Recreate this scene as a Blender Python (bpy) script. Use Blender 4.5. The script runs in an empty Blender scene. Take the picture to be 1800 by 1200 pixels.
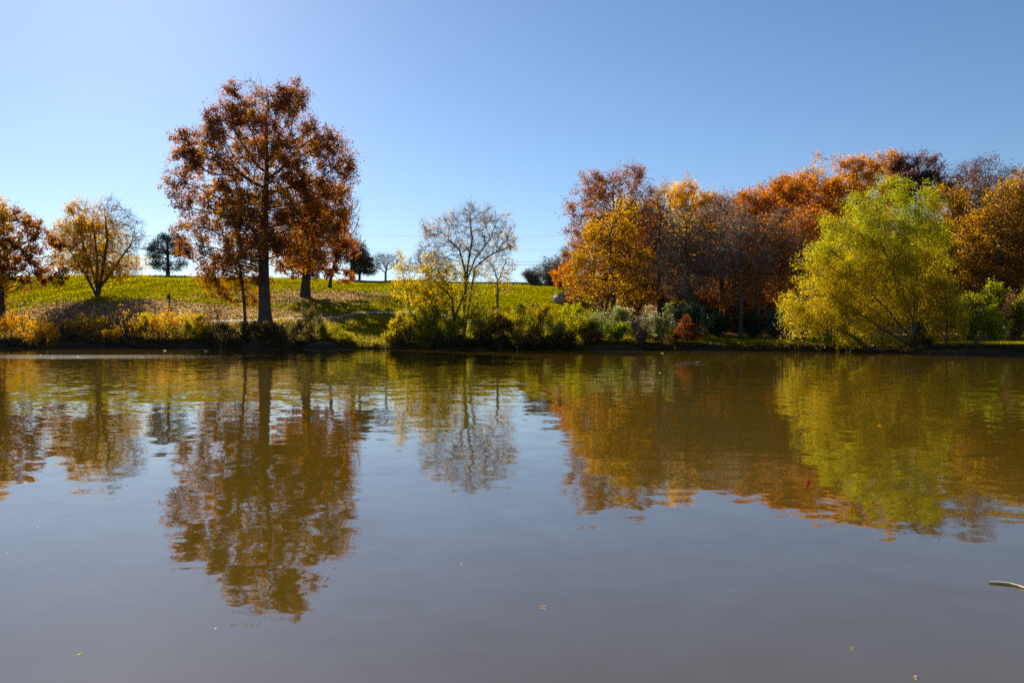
import bpy, math, random
import numpy as np
from mathutils import Vector

# ------------------------------------------------------------------ camera, sky, sun, exposure
SC = bpy.context.scene
COL = SC.collection
F = 1400.0                      # focal length in pixels of the 1800 px wide photograph
HY = 584.0                      # row of the horizon
EYE = 1.5                       # camera height over the water
SUN_EL, SUN_AZ = 28.0, -27.0    # degrees; azimuth from the view axis, negative = left

cam = bpy.data.cameras.new('camera')
cam.sensor_width = 36.0
cam.lens = 36.0 * F / 1800.0
cam.clip_start = 0.05
cam.clip_end = 6000.0
camo = bpy.data.objects.new('camera', cam)
COL.objects.link(camo)
camo.location = (0, 0, EYE)
camo.rotation_euler = (math.radians(90) - math.atan((600 - HY) / F), 0, 0)
SC.camera = camo

world = bpy.data.worlds.new('World')
SC.world = world
world.use_nodes = True
wn = world.node_tree
sky = wn.nodes.new('ShaderNodeTexSky')
sky.sky_type = 'NISHITA'
sky.sun_disc = False
sky.sun_elevation = math.radians(SUN_EL)
sky.sun_rotation = math.radians(SUN_AZ)
sky.altitude = 150
sky.air_density = 1.0
sky.dust_density = 0.2
sky.ozone_density = 5.0
tintn = wn.nodes.new('ShaderNodeMix')
tintn.data_type = 'RGBA'
tintn.blend_type = 'MULTIPLY'
tintn.inputs[0].default_value = 1.0
tintn.inputs[7].default_value = (0.93, 0.93, 0.94, 1)
wn.links.new(sky.outputs[0], tintn.inputs[6])
wn.links.new(tintn.outputs[2], wn.nodes['Background'].inputs[0])
wn.nodes['Background'].inputs[1].default_value = 0.060

sun = bpy.data.lights.new('sun', 'SUN')
sun.energy = 5.0
sun.angle = math.radians(0.5)
sun.color = (1.0, 0.93, 0.80)
suno = bpy.data.objects.new('sun', sun)
COL.objects.link(suno)
e_, a_ = math.radians(SUN_EL), math.radians(SUN_AZ)
sdir = Vector((math.sin(a_) * math.cos(e_), math.cos(a_) * math.cos(e_), math.sin(e_)))
suno.rotation_euler = sdir.to_track_quat('Z', 'Y').to_euler()
suno.location = (-30, 60, 60)

SC.view_settings.view_transform = 'Standard'
SC.view_settings.look = 'None'
SC.view_settings.exposure = 1.05
SC.view_settings.gamma = 1.0
SC.render.engine = 'CYCLES'
cy = SC.cycles
cy.max_bounces = 6
cy.diffuse_bounces = 4
cy.glossy_bounces = 3
cy.transmission_bounces = 4
cy.transparent_max_bounces = 4
cy.caustics_reflective = False
cy.caustics_refractive = False
cy.sample_clamp_indirect = 6.0
cy.use_denoising = False

# ------------------------------------------------------------------ helpers
def X(px, Y): return (px - 900.0) / F * Y
def Z(py, Y): return EYE + (HY - py) / F * Y

def tag(o, label=None, cat=None, group=None, kind=None):
    if label: o['label'] = label
    if cat: o['category'] = cat
    if group: o['group'] = group
    if kind: o['kind'] = kind
    return o

def empty(name, loc, label, cat, group=None):
    o = bpy.data.objects.new(name, None)
    COL.objects.link(o)
    o.location = loc
    o.empty_display_size = 0.3
    return tag(o, label, cat, group)

def mesh_np(name, verts, quads=None, tris=None, mat=None, parent=None, col=None, smooth=False, loc=None, vattr=None):
    me = bpy.data.meshes.new(name)
    verts = np.asarray(verts, np.float32).reshape(-1, 3)
    me.vertices.add(len(verts))
    me.vertices.foreach_set('co', verts.ravel())
    q = np.zeros((0, 4), np.int32) if quads is None else np.asarray(quads, np.int32).reshape(-1, 4)
    t = np.zeros((0, 3), np.int32) if tris is None else np.asarray(tris, np.int32).reshape(-1, 3)
    idx = np.concatenate([q.ravel(), t.ravel()])
    me.loops.add(len(idx))
    me.loops.foreach_set('vertex_index', idx)
    nq, n3 = len(q), len(t)
    me.polygons.add(nq + n3)
    start = np.concatenate([np.arange(nq) * 4, nq * 4 + np.arange(n3) * 3]).astype(np.int32)
    me.polygons.foreach_set('loop_start', start)
    try:
        me.polygons.foreach_set('loop_total', np.concatenate([np.full(nq, 4), np.full(n3, 3)]).astype(np.int32))
    except Exception:
        pass
    if smooth:
        me.polygons.foreach_set('use_smooth', np.ones(nq + n3, bool))
    if col is not None:
        c = np.ones((len(col), 4), np.float32)
        c[:, :3] = col
        at = me.attributes.new('leaf_colour', 'FLOAT_COLOR', 'FACE')
        at.data.foreach_set('color', c.ravel())
    if vattr:
        for k, v in vattr.items():
            at = me.attributes.new(k, 'FLOAT', 'POINT')
            at.data.foreach_set('value', np.asarray(v, np.float32))
    me.update(calc_edges=True)
    me.validate()
    if mat: me.materials.append(mat)
    o = bpy.data.objects.new(name, me)
    COL.objects.link(o)
    if parent is not None: o.parent = parent
    if loc is not None: o.location = loc
    return o

def nrm(v):
    v = np.asarray(v, float)
    return v / np.maximum(np.linalg.norm(v, axis=-1, keepdims=True), 1e-9)

class Noise:
    """smooth 3D noise in about -1..1 as a sum of random waves"""
    def __init__(s, rng, wave, n=10):
        k = nrm(rng.normal(size=(n, 3))) / (wave * rng.uniform(0.6, 1.6, (n, 1))) * 2 * math.pi
        s.k, s.p = k, rng.uniform(0, 6.28, n)
        s.n = n
    def __call__(s, p):
        return np.sin(np.asarray(p) @ s.k.T + s.p).sum(-1) / math.sqrt(s.n) * 0.8

# ------------------------------------------------------------------ materials
def new_mat(name):
    m = bpy.data.materials.new(name)
    m.use_nodes = True
    nt = m.node_tree
    nt.nodes.clear()
    out = nt.nodes.new('ShaderNodeOutputMaterial')
    return m, nt, out

def node(nt, typ, **kw):
    n = nt.nodes.new(typ)
    for k, v in kw.items():
        if k.startswith('i_'):
            n.inputs[k[2:].replace('_', ' ')].default_value = v
        else:
            setattr(n, k, v)
    return n

def mixcol(nt, fac, a, b):
    m = nt.nodes.new('ShaderNodeMix')
    m.data_type = 'RGBA'
    for sock, v in ((m.inputs[0], fac), (m.inputs[6], a), (m.inputs[7], b)):
        if isinstance(v, (int, float)): sock.default_value = v
        elif isinstance(v, tuple): sock.default_value = (*v, 1) if len(v) == 3 else v
        else: nt.links.new(v, sock)
    return m.outputs[2]

def math_n(nt, op, a, b=None, c=None, clamp=False):
    m = nt.nodes.new('ShaderNodeMath')
    m.operation = op
    m.use_clamp = clamp
    for i, v in enumerate((a, b, c)):
        if v is None: continue
        if isinstance(v, (int, float)): m.inputs[i].default_value = v
        else: nt.links.new(v, m.inputs[i])
    return m.outputs[0]

def ramp01(nt, v, lo, hi):
    m = nt.nodes.new('ShaderNodeMapRange')
    m.interpolation_type = 'SMOOTHSTEP'
    nt.links.new(v, m.inputs[0])
    m.inputs[1].default_value, m.inputs[2].default_value = lo, hi
    m.inputs[3].default_value, m.inputs[4].default_value = 0, 1
    return m.outputs[0]

def leaf_material(name, trans=0.5, gloss=0.04, boost=1.5, rough=0.4):
    m, nt, out = new_mat(name)
    at = node(nt, 'ShaderNodeAttribute', attribute_name='leaf_colour')
    d = nt.nodes.new('ShaderNodeBsdfDiffuse')
    t = nt.nodes.new('ShaderNodeBsdfTranslucent')
    g = nt.nodes.new('ShaderNodeBsdfGlossy')
    g.inputs['Roughness'].default_value = rough
    nt.links.new(at.outputs['Color'], d.inputs['Color'])
    hs = node(nt, 'ShaderNodeHueSaturation')
    hs.inputs['Saturation'].default_value = 1.15
    hs.inputs['Value'].default_value = boost
    nt.links.new(at.outputs['Color'], hs.inputs['Color'])
    nt.links.new(hs.outputs[0], t.inputs['Color'])
    mx = nt.nodes.new('ShaderNodeMixShader')
    mx.inputs[0].default_value = trans
    nt.links.new(d.outputs[0], mx.inputs[1]); nt.links.new(t.outputs[0], mx.inputs[2])
    m2 = nt.nodes.new('ShaderNodeMixShader')
    m2.inputs[0].default_value = gloss
    nt.links.new(mx.outputs[0], m2.inputs[1]); nt.links.new(g.outputs[0], m2.inputs[2])
    nt.links.new(m2.outputs[0], out.inputs[0])
    return m

def bark_material(name, c1, c2, scale=6.0):
    m, nt, out = new_mat(name)
    tc = nt.nodes.new('ShaderNodeTexCoord')
    mp = nt.nodes.new('ShaderNodeMapping')
    mp.inputs['Scale'].default_value = (1, 1, 0.25)
    nt.links.new(tc.outputs['Object'], mp.inputs[0])
    nz = node(nt, 'ShaderNodeTexNoise', i_Scale=scale, i_Detail=6.0, i_Roughness=0.65)
    nt.links.new(mp.outputs[0], nz.inputs['Vector'])
    c = mixcol(nt, ramp01(nt, nz.outputs[0], 0.35, 0.65), c1, c2)
    p = nt.nodes.new('ShaderNodeBsdfPrincipled')
    p.inputs['Roughness'].default_value = 0.9
    nt.links.new(c, p.inputs['Base Color'])
    b = node(nt, 'ShaderNodeBump', i_Strength=0.8, i_Distance=0.06)
    nt.links.new(nz.outputs[0], b.inputs['Height'])
    nt.links.new(b.outputs[0], p.inputs['Normal'])
    nt.links.new(p.outputs[0], out.inputs[0])
    return m

def plain_material(name, c1, c2, scale=20.0, rough=0.8):
    m, nt, out = new_mat(name)
    tc = nt.nodes.new('ShaderNodeTexCoord')
    nz = node(nt, 'ShaderNodeTexNoise', i_Scale=scale, i_Detail=4.0)
    nt.links.new(tc.outputs['Object'], nz.inputs['Vector'])
    p = nt.nodes.new('ShaderNodeBsdfPrincipled')
    p.inputs['Roughness'].default_value = rough
    nt.links.new(mixcol(nt, nz.outputs[0], c1, c2), p.inputs['Base Color'])
    nt.links.new(p.outputs[0], out.inputs[0])
    return m

M_LEAF = leaf_material('leaf', 0.58, 0.015, 1.95)
M_WILLOW = leaf_material('willow_leaf', 0.56, 0.012, 1.9)
M_WAXY = leaf_material('glossy_leaf', 0.45, 0.07, 1.6, 0.35)
M_NEEDLE = leaf_material('needle', 0.2, 0.04, 1.2)
M_GRASS = leaf_material('grass_blade', 0.55, 0.0, 1.7)
M_BARK = bark_material('dark_bark', (.030, .022, .017), (.085, .066, .050))
M_BARKG = bark_material('grey_bark', (.09, .075, .066), (.24, .20, .175))
M_BARKB = bark_material('brown_bark', (.085, .058, .040), (.21, .15, .105))

# ------------------------------------------------------------------ terrain
SH_PX = np.array([-3000, -300, 0, 250, 600, 900, 1200, 1350, 1500, 1620, 1700, 1800, 2100, 4000.])
SH_Y = np.array([90, 82, 79, 74.5, 72.5, 69.5, 66.5, 64, 61.2, 57.5, 55, 52.5, 46, 40.])
PROF_PX = [-300, 250, 480, 690, 950, 1100, 1330, 1800]
PA = [(0, 0), (.5, .75), (4, 1.45), (10, 2.9), (20, 5.3), (45, 9.3), (80, 12.4), (95, 12.8), (130, 12.3), (400, 9), (3000, 6)]
PROF = [PA, PA,
        [(0, 0), (.5, .75), (3, 1.5), (7, 2.4), (11, 2.85), (20, 4.0), (32, 6.1), (60, 10), (87, 12.3), (100, 12.6), (140, 12), (400, 9), (3000, 6)],
        [(0, 0), (.8, .35), (4, .8), (10, 1.9), (20, 3.8), (32, 5.8), (60, 9.3), (88, 11.4), (100, 11.7), (140, 11), (400, 9), (3000, 6)],
        [(0, 0), (.8, .40), (4, .9), (10, 1.8), (20, 3.5), (32, 5.4), (60, 8.6), (90, 10.9), (103, 11.2), (140, 10.5), (400, 9), (3000, 6)],
        [(0, 0), (.5, .4), (4, .8), (10, 1.6), (22, 3.6), (35, 5.5), (60, 8), (92, 10.3), (140, 10), (400, 9), (3000, 6)],
        [(0, 0), (.4, .35), (3, .55), (14, 1.0), (25, 1.5), (45, 3), (90, 8), (140, 9), (400, 9), (3000, 6)],
        [(0, 0), (.5, .42), (4, .6), (13, .85), (25, 1.3), (45, 2.8), (100, 8), (140, 9), (400, 9), (3000, 6)]]
rng0 = np.random.default_rng(5)
N_SH = Noise(rng0, 5.0); N_SH2 = Noise(rng0, 1.3); N_GR = Noise(rng0, 14.0); N_GR2 = Noise(rng0, 3.0)

def pxof(x, y): return np.clip(900 + F * x / np.maximum(y, 20.0), -2900, 3900)
def shore(x, y):
    p = pxof(x, y)
    q = np.stack([x, y * 0, x * 0], -1)
    return np.interp(p, SH_PX, SH_Y) + 0.45 * N_SH(q) + 0.15 * N_SH2(q)
def terrain(x, y):
    x = np.asarray(x, float); y = np.asarray(y, float)
    p = pxof(x, y)
    d = y - shore(x, y)
    hs = np.stack([0.5 * np.interp(d, *zip(*pr)) + 0.25 * np.interp(d - 1.2 * np.clip(d / 8, 0, 1), *zip(*pr))
                   + 0.25 * np.interp(d + 1.2 * np.clip(d / 8, 0, 1), *zip(*pr)) for pr in PROF], 0)
    i = np.clip(np.searchsorted(PROF_PX, p) - 1, 0, len(PROF_PX) - 2)
    pp = np.array(PROF_PX, float)
    f = np.clip((p - pp[i]) / (pp[i + 1] - pp[i]), 0, 1)
    f = f * f * (3 - 2 * f)
    hs_i = np.take_along_axis(hs, i[None], 0)[0]; hs_j = np.take_along_axis(hs, i[None] + 1, 0)[0]
    h = hs_i * (1 - f) + hs_j * f
    q = np.stack([x, y, 0 * x], -1)
    h = h + np.clip(d / 10, 0, 1) * (0.10 * N_GR(q) + 0.03 * N_GR2(q))
    return np.where(d < 0, np.maximum(d * 0.45, -2.0), h)
def ground(x, y): return float(terrain(np.array([x]), np.array([y]))[0])

def blob(x, y, px, Y, rx, ry):
    return np.exp(-(((x - X(px, Y)) / rx) ** 2 + ((y - Y) / ry) ** 2))
def litter_at(x, y):
    d = y - shore(x, y)
    p = pxof(x, y)
    L = 1.2 * blob(x, y, 560, 108, 11, 9) + 1.0 * blob(x, y, 470, 86, 10, 7) + 0.35 * blob(x, y, 180, 92, 9, 5) + .6 * blob(x, y, 395, 91, 7, 5)
    L += np.where(p < 700, 1.1, 0.6) * np.exp(-np.maximum(d, 0) / np.where(p < 700, 3.2, 1.2))
    L += 1.0 * np.clip((p - 1000) / 120, 0, 1) * np.clip((d - 12) / 4, 0, 1) * np.clip((60 - d) / 30, 0, 1)
    L += np.where(p < 420, 0.22, .06) * np.exp(-((d - 14) / 10) ** 2) + 0.02
    L += 0.5 * blob(x, y, -5, 86, 9, 6) + 1.1 * blob(x, y, 165, 91.5, 8.5, 3.2) + .8 * blob(x, y, 415, 87, 6, 4)
    return np.clip(L, 0, 1)

xs = np.unique(np.concatenate([np.linspace(-2500, -130, 26), np.arange(-130, 110, 0.7), np.linspace(110, 2500, 26)]))
ys = np.unique(np.concatenate([np.linspace(-60, 40, 12), np.arange(40, 92, 0.35), np.arange(92, 190, 1.1), np.geomspace(190, 4000, 22)]))
GX, GY = np.meshgrid(xs, ys)
GZ = terrain(GX, GY)
nx, ny = len(xs), len(ys)
ii = (np.arange(ny - 1)[:, None] * nx + np.arange(nx - 1)[None]).ravel()
gq = np.stack([ii, ii + 1, ii + nx + 1, ii + nx], 1)
gd = GY - shore(GX, GY)
soil = np.clip(1.0 - (gd - 0.5) / 0.5, 0, 1)

def ground_material():
    m, nt, out = new_mat('lawn')
    tc = nt.nodes.new('ShaderNodeTexCoord')
    co = tc.outputs['Object']
    def noise(scale, detail=4.0, rough=0.6):
        n = node(nt, 'ShaderNodeTexNoise', i_Scale=scale, i_Detail=detail, i_Roughness=rough)
        nt.links.new(co, n.inputs['Vector'])
        return n.outputs[0]
    big, mid, fine = noise(0.07), noise(0.5), noise(5.0, 3.0)
    g = mixcol(nt, ramp01(nt, big, 0.35, 0.65), (.115, .122, .004), (.19, .15, .004))
    g = mixcol(nt, math_n(nt, 'MULTIPLY', ramp01(nt, mid, 0.45, 0.75), 0.6), g, (.22, .155, .012))
    g = mixcol(nt, math_n(nt, 'MULTIPLY', fine, 0.5), g, (.085, .105, .007))
    la = node(nt, 'ShaderNodeAttribute', attribute_name='litter')
    so = node(nt, 'ShaderNodeAttribute', attribute_name='soil')
    sp = noise(2.6, 5.0, 0.75)
    th = math_n(nt, 'SUBTRACT', 0.78, math_n(nt, 'MULTIPLY', la.outputs['Fac'], 0.42))
    msk = ramp01(nt, math_n(nt, 'SUBTRACT', sp, th), -0.02, 0.05)
    lc = mixcol(nt, ramp01(nt, noise(4.1, 2.0), 0.4, 0.6), (.17, .095, .055), (.26, .165, .105))
    c = mixcol(nt, msk, g, lc)
    sc_ = mixcol(nt, noise(3.0, 5.0), (.020, .014, .009), (.075, .050, .032))
    c = mixcol(nt, so.outputs['Fac'], c, sc_)
    p = nt.nodes.new('ShaderNodeBsdfDiffuse')
    p.inputs['Roughness'].default_value = 0.6
    nt.links.new(c, p.inputs['Color'])
    b = node(nt, 'ShaderNodeBump', i_Strength=0.7, i_Distance=0.12)
    nt.links.new(noise(3.5, 6.0, 0.7), b.inputs['Height'])
    nt.links.new(b.outputs[0], p.inputs['Normal'])
    nt.links.new(p.outputs[0], out.inputs[0])
    return m

g_o = mesh_np('ground', np.stack([GX, GY, GZ], -1), quads=gq, mat=ground_material(), smooth=True,
              vattr={'litter': litter_at(GX, GY).ravel(), 'soil': soil.ravel()})
tag(g_o, kind='structure')

# ------------------------------------------------------------------ water
def water_material():
    m, nt, out = new_mat('pond_water')
    tc = nt.nodes.new('ShaderNodeTexCoord')
    co = tc.outputs['Object']
    def wave(sx, sy, rot, detail=2.0, off=0.0, rough=0.5):
        mp = nt.nodes.new('ShaderNodeMapping')
        mp.inputs['Scale'].default_value = (sx, sy, 1)
        mp.inputs['Rotation'].default_value = (0, 0, math.radians(rot))
        mp.inputs['Location'].default_value = (off, off * .7, 0)
        nt.links.new(co, mp.inputs[0])
        n = node(nt, 'ShaderNodeTexNoise', i_Scale=1.0, i_Detail=detail, i_Roughness=rough)
        nt.links.new(mp.outputs[0], n.inputs['Vector'])
        return n.outputs[0]
    sep = nt.nodes.new('ShaderNodeSeparateXYZ')
    nt.links.new(co, sep.inputs[0])
    px, py = sep.outputs[0], sep.outputs[1]
    # wind-ruffled lane off the far left bank
    wob = math_n(nt, 'MULTIPLY', math_n(nt, 'SUBTRACT', wave(.05, .3, 0, 3.0, 7), 0.5), 5.0)
    yy = math_n(nt, 'ADD', py, wob)
    yy = math_n(nt, 'ADD', yy, math_n(nt, 'MULTIPLY', px, 0.035))
    lane = math_n(nt, 'MULTIPLY', ramp01(nt, yy, 44.0, 46.0), math_n(nt, 'SUBTRACT', 1.0, ramp01(nt, yy, 51.0, 53.0)))
    xf = math_n(nt, 'SUBTRACT', 1.0, ramp01(nt, px, -26.0, -12.0))
    lane = math_n(nt, 'MULTIPLY', lane, xf)
    def slopes(sx, sy, rot, off, gain, detail=2.0):
        mp = nt.nodes.new('ShaderNodeMapping')
        mp.inputs['Scale'].default_value = (sx, sy, 1)
        mp.inputs['Rotation'].default_value = (0, 0, math.radians(rot))
        mp.inputs['Location'].default_value = (off, off * .7, off * .3)
        nt.links.new(co, mp.inputs[0])
        n = node(nt, 'ShaderNodeTexNoise', i_Scale=1.0, i_Detail=detail, i_Roughness=0.5)
        nt.links.new(mp.outputs[0], n.inputs['Vector'])
        v = nt.nodes.new('ShaderNodeVectorMath'); v.operation = 'SUBTRACT'
        nt.links.new(n.outputs['Color'], v.inputs[0]); v.inputs[1].default_value = (.5, .5, .5)
        sc = nt.nodes.new('ShaderNodeVectorMath'); sc.operation = 'SCALE'
        nt.links.new(v.outputs[0], sc.inputs[0])
        if isinstance(gain, (int, float)): sc.inputs['Scale'].default_value = gain
        else: nt.links.new(gain, sc.inputs['Scale'])
        return sc.outputs[0]
    def vadd(a, b):
        v = nt.nodes.new('ShaderNodeVectorMath'); v.operation = 'ADD'
        nt.links.new(a, v.inputs[0]); nt.links.new(b, v.inputs[1])
        return v.outputs[0]
    # calm pond: slow swell, hand-sized ripples, and wind patches that are rougher towards the left
    patch = ramp01(nt, wave(.09, .12, 10, 3.0, 3), 0.40, 0.62)
    left = math_n(nt, 'SUBTRACT', 1.0, ramp01(nt, px, -24.0, 12.0))
    far = ramp01(nt, py, 9.0, 30.0)
    g2 = math_n(nt, 'ADD', 0.030, math_n(nt, 'MULTIPLY', patch, 0.022))
    g2 = math_n(nt, 'ADD', g2, math_n(nt, 'MULTIPLY', math_n(nt, 'MULTIPLY', left, far), 0.045))
    sv = slopes(1.0, 1.5, 8, 1, 0.030, 1.0)
    sv = vadd(sv, slopes(3.2, 4.6, -12, 4, g2, 2.0))
    sv = vadd(sv, slopes(11.0, 15.0, 20, 8, 0.014, 2.0))
    spark = ramp01(nt, wave(1.3, .55, 5, 2.0, 13), 0.52, 0.66)
    gl = math_n(nt, 'MULTIPLY', lane, math_n(nt, 'ADD', 0.30, math_n(nt, 'MULTIPLY', spark, 0.6)))
    sv = vadd(sv, slopes(7.0, 5.0, -15, 9, gl, 2.0))
    flatten = nt.nodes.new('ShaderNodeVectorMath'); flatten.operation = 'MULTIPLY_ADD'
    nt.links.new(sv, flatten.inputs[0]); flatten.inputs[1].default_value = (1, 1, 0); flatten.inputs[2].default_value = (0, 0, 1)
    nv = nt.nodes.new('ShaderNodeVectorMath'); nv.operation = 'NORMALIZE'
    nt.links.new(flatten.outputs[0], nv.inputs[0])
    p = nt.nodes.new('ShaderNodeBsdfPrincipled')
    nt.links.new(mixcol(nt, wave(.08, .2, 0, 3.0, 2), (.074, .045, .003), (.088, .054, .005)), p.inputs['Base Color'])
    p.inputs['IOR'].default_value = 2.35
    nt.links.new(math_n(nt, 'ADD', 0.02, math_n(nt, 'MULTIPLY', lane, 0.06)), p.inputs['Roughness'])
    nt.links.new(nv.outputs[0], p.inputs['Normal'])
    nt.links.new(p.outputs[0], out.inputs[0])
    return m
w_o = mesh_np('water', [(-2500, -60, 0), (2500, -60, 0), (2500, 110, 0), (-2500, 110, 0)], quads=[(0, 1, 2, 3)], mat=water_material())
tag(w_o, kind='structure')

# ------------------------------------------------------------------ paths laid on the slope
def ribbon(name, pts, width, mat, lift=0.035):
    pts = np.array(pts, float)
    t = np.linspace(0, 1, len(pts)); tt = np.linspace(0, 1, 90)
    P = np.stack([np.interp(tt, t, pts[:, 0]), np.interp(tt, t, pts[:, 1])], 1)
    for _ in range(3): P[1:-1] = (P[:-2] + 2 * P[1:-1] + P[2:]) / 4
    T = nrm(np.gradient(P, axis=0)); Nn = np.stack([-T[:, 1], T[:, 0]], 1)
    rows = []
    for s in (-.5, -.17, .17, .5):
        q = P + Nn * s * width
        rows.append(np.stack([q[:, 0], q[:, 1], terrain(q[:, 0], q[:, 1]) + lift + (0.05 if abs(s) < .4 else 0.0)], 1))
    n = len(tt)
    V = np.concatenate(rows)
    Q = [(r * n + i, r * n + i + 1, (r + 1) * n + i + 1, (r + 1) * n + i) for r in range(3) for i in range(n - 1)]
    o = mesh_np(name, V, quads=Q, mat=mat, smooth=True)
    return tag(o, kind='structure')
M_PATH = plain_material('worn_concrete', (.24, .20, .17), (.36, .31, .27), 1.5, 0.9)
M_ROAD = plain_material('asphalt', (.06, .055, .052), (.10, .09, .085), 0.8, 0.9)
path_pts = [(X(250, 80.5), 80.5), (X(380, 83.0), 83.0), (X(480, 84.4), 84.4), (X(560, 87), 87), (X(640, 90.5), 90.5), (X(700, 92.0), 92.0), (X(760, 90.5), 90.5), (X(820, 85), 85), (X(900, 81), 81), (X(1000, 79), 79)]
ribbon('footpath', path_pts, 1.25, M_PATH)
ribbon('road', [(X(590, 158), 158), (X(800, 157), 157), (X(1000, 157), 157), (X(1200, 160), 160)], 5.0, M_ROAD, 0.05)
def kerb():
    V, Q = [], []
    n = 60
    for i in range(n):
        px = 600 + i * 8.0
        y = 154.3 + 0.4 * math.sin(i * .11)
        x = X(px, y); z = ground(x, y)
        V += [(x, y - .15, z - .1), (x, y + .15, z - .1), (x, y + .13, z + .55), (x, y - .13, z + .55)]
    for i in range(n - 1):
        a, b = i * 4, i * 4 + 4
        for k in range(4):
            Q.append((a + k, a + (k + 1) % 4, b + (k + 1) % 4, b + k))
    o = mesh_np('kerb', V, quads=Q, mat=plain_material('kerb_stone', (.16, .11, .08), (.24, .17, .12), 2.0))
    tag(o, kind='structure')
kerb()

# ------------------------------------------------------------------ plant geometry
def tubes(P, par, R, mainchild, sides=6):
    """frusta from every node to its parent; returns verts, quads"""
    n = len(P)
    D = np.zeros((n, 3)); D[0] = (0, 0, 1)
    idx = np.arange(n)
    has = par >= 0
    D[has] = nrm(P[has] - P[par[has]])
    roots = ~has
    D[roots] = (0, 0, 1)
    # averaged direction at a node with its main child
    DN = D.copy()
    mc = mainchild
    ok = mc >= 0
    DN[ok] = nrm(D[ok] + D[mc[ok]])
    DN[roots & ok] = D[mc[roots & ok]]
    ref = np.tile(np.array([0.577, 0.577, 0.1]), (n, 1))
    def frame(d, r):
        u = nrm(r - d * (d * r).sum(-1, keepdims=True))
        return u, np.cross(d, u)
    seg = idx[has]
    p = par[seg]
    main = mc[p] == seg
    d0 = np.where(main[:, None], DN[p], D[seg])
    r0 = np.where(main, R[p], np.minimum(R[p], R[seg] * 1.25))
    d1 = DN[seg]; r1 = R[seg]
    ang = np.arange(sides) / sides * 2 * math.pi
    ca, sa = np.cos(ang), np.sin(ang)
    def ring(c, d, r):
        u, v = frame(d, ref[:len(d)])
        return c[:, None] + r[:, None, None] * (u[:, None] * ca[None, :, None] + v[:, None] * sa[None, :, None])
    A = ring(P[p], d0, r0); B = ring(P[seg], d1, r1)
    V = np.concatenate([A, B], 1).reshape(-1, 3)
    s = len(seg)
    base = (np.arange(s) * 2 * sides)[:, None]
    k = np.arange(sides); k2 = (k + 1) % sides
    Q = np.stack([base + k, base + k2, base + sides + k2, base + sides + k], -1).reshape(-1, 4)
    return V, Q

def twig_mesh(A, B, C, r):
    """two-piece thin twigs A-B-C, three-sided"""
    n = len(A)
    d = nrm(C - A)
    u = nrm(np.cross(d, np.array([.31, .73, .61])))
    v = np.cross(d, u)
    ang = np.array([0, 2.094, 4.189])
    off = u[:, None] * np.cos(ang)[None, :, None] + v[:, None] * np.sin(ang)[None, :, None]
    r = np.broadcast_to(np.asarray(r, float), (n,))
    V = np.concatenate([A[:, None] + off * r[:, None, None], B[:, None] + off * .75 * r[:, None, None], C[:, None] + off * .35 * r[:, None, None]], 1).reshape(-1, 3)
    base = (np.arange(n) * 9)[:, None]
    k = np.arange(3); k2 = (k + 1) % 3
    Q = np.concatenate([np.stack([base + k, base + k2, base + 3 + k2, base + 3 + k], -1).reshape(-1, 4),
                        np.stack([base + 3 + k, base + 3 + k2, base + 6 + k2, base + 6 + k], -1).reshape(-1, 4)])
    return V, Q

def join(parts):
    V, Q, o = [], [], 0
    for v, q in parts:
        if len(v) == 0: continue
        V.append(v); Q.append(q + o); o += len(v)
    return np.concatenate(V), np.concatenate(Q)

def leaf_quads(rng, C, size, aspect=0.62, axis=None, axis_w=0.0, flat=0.0):
    n = len(C)
    a = nrm(rng.normal(size=(n, 3)))
    if axis is not None: a = nrm(a + axis * axis_w)
    if flat: a = nrm(a * np.array([1, 1, 1 - flat]))
    b = nrm(np.cross(a, nrm(rng.normal(size=(n, 3)))))
    c = np.cross(a, b)
    s = np.asarray(size) * rng.uniform(0.65, 1.35, n)
    s = s[:, None]
    V = np.stack([C - a * s * .5, C + b * s * aspect * .5 - a * s * .05 + c * s * .10, C + a * s * .5, C - b * s * aspect * .5 - a * s * .05 + c * s * .10], 1)
    return V.reshape(-1, 3), np.arange(n * 4).reshape(-1, 4)

def palette_colours(rng, pal, t):
    pal = np.array(pal, float)
    t = np.clip(t, 0, 0.9999) * (len(pal) - 1)
    i = t.astype(int); f = (t - i)[:, None]
    c = pal[i] * (1 - f) + pal[i + 1] * f
    return c * rng.uniform(0.72, 1.28, (len(c), 1))

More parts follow.
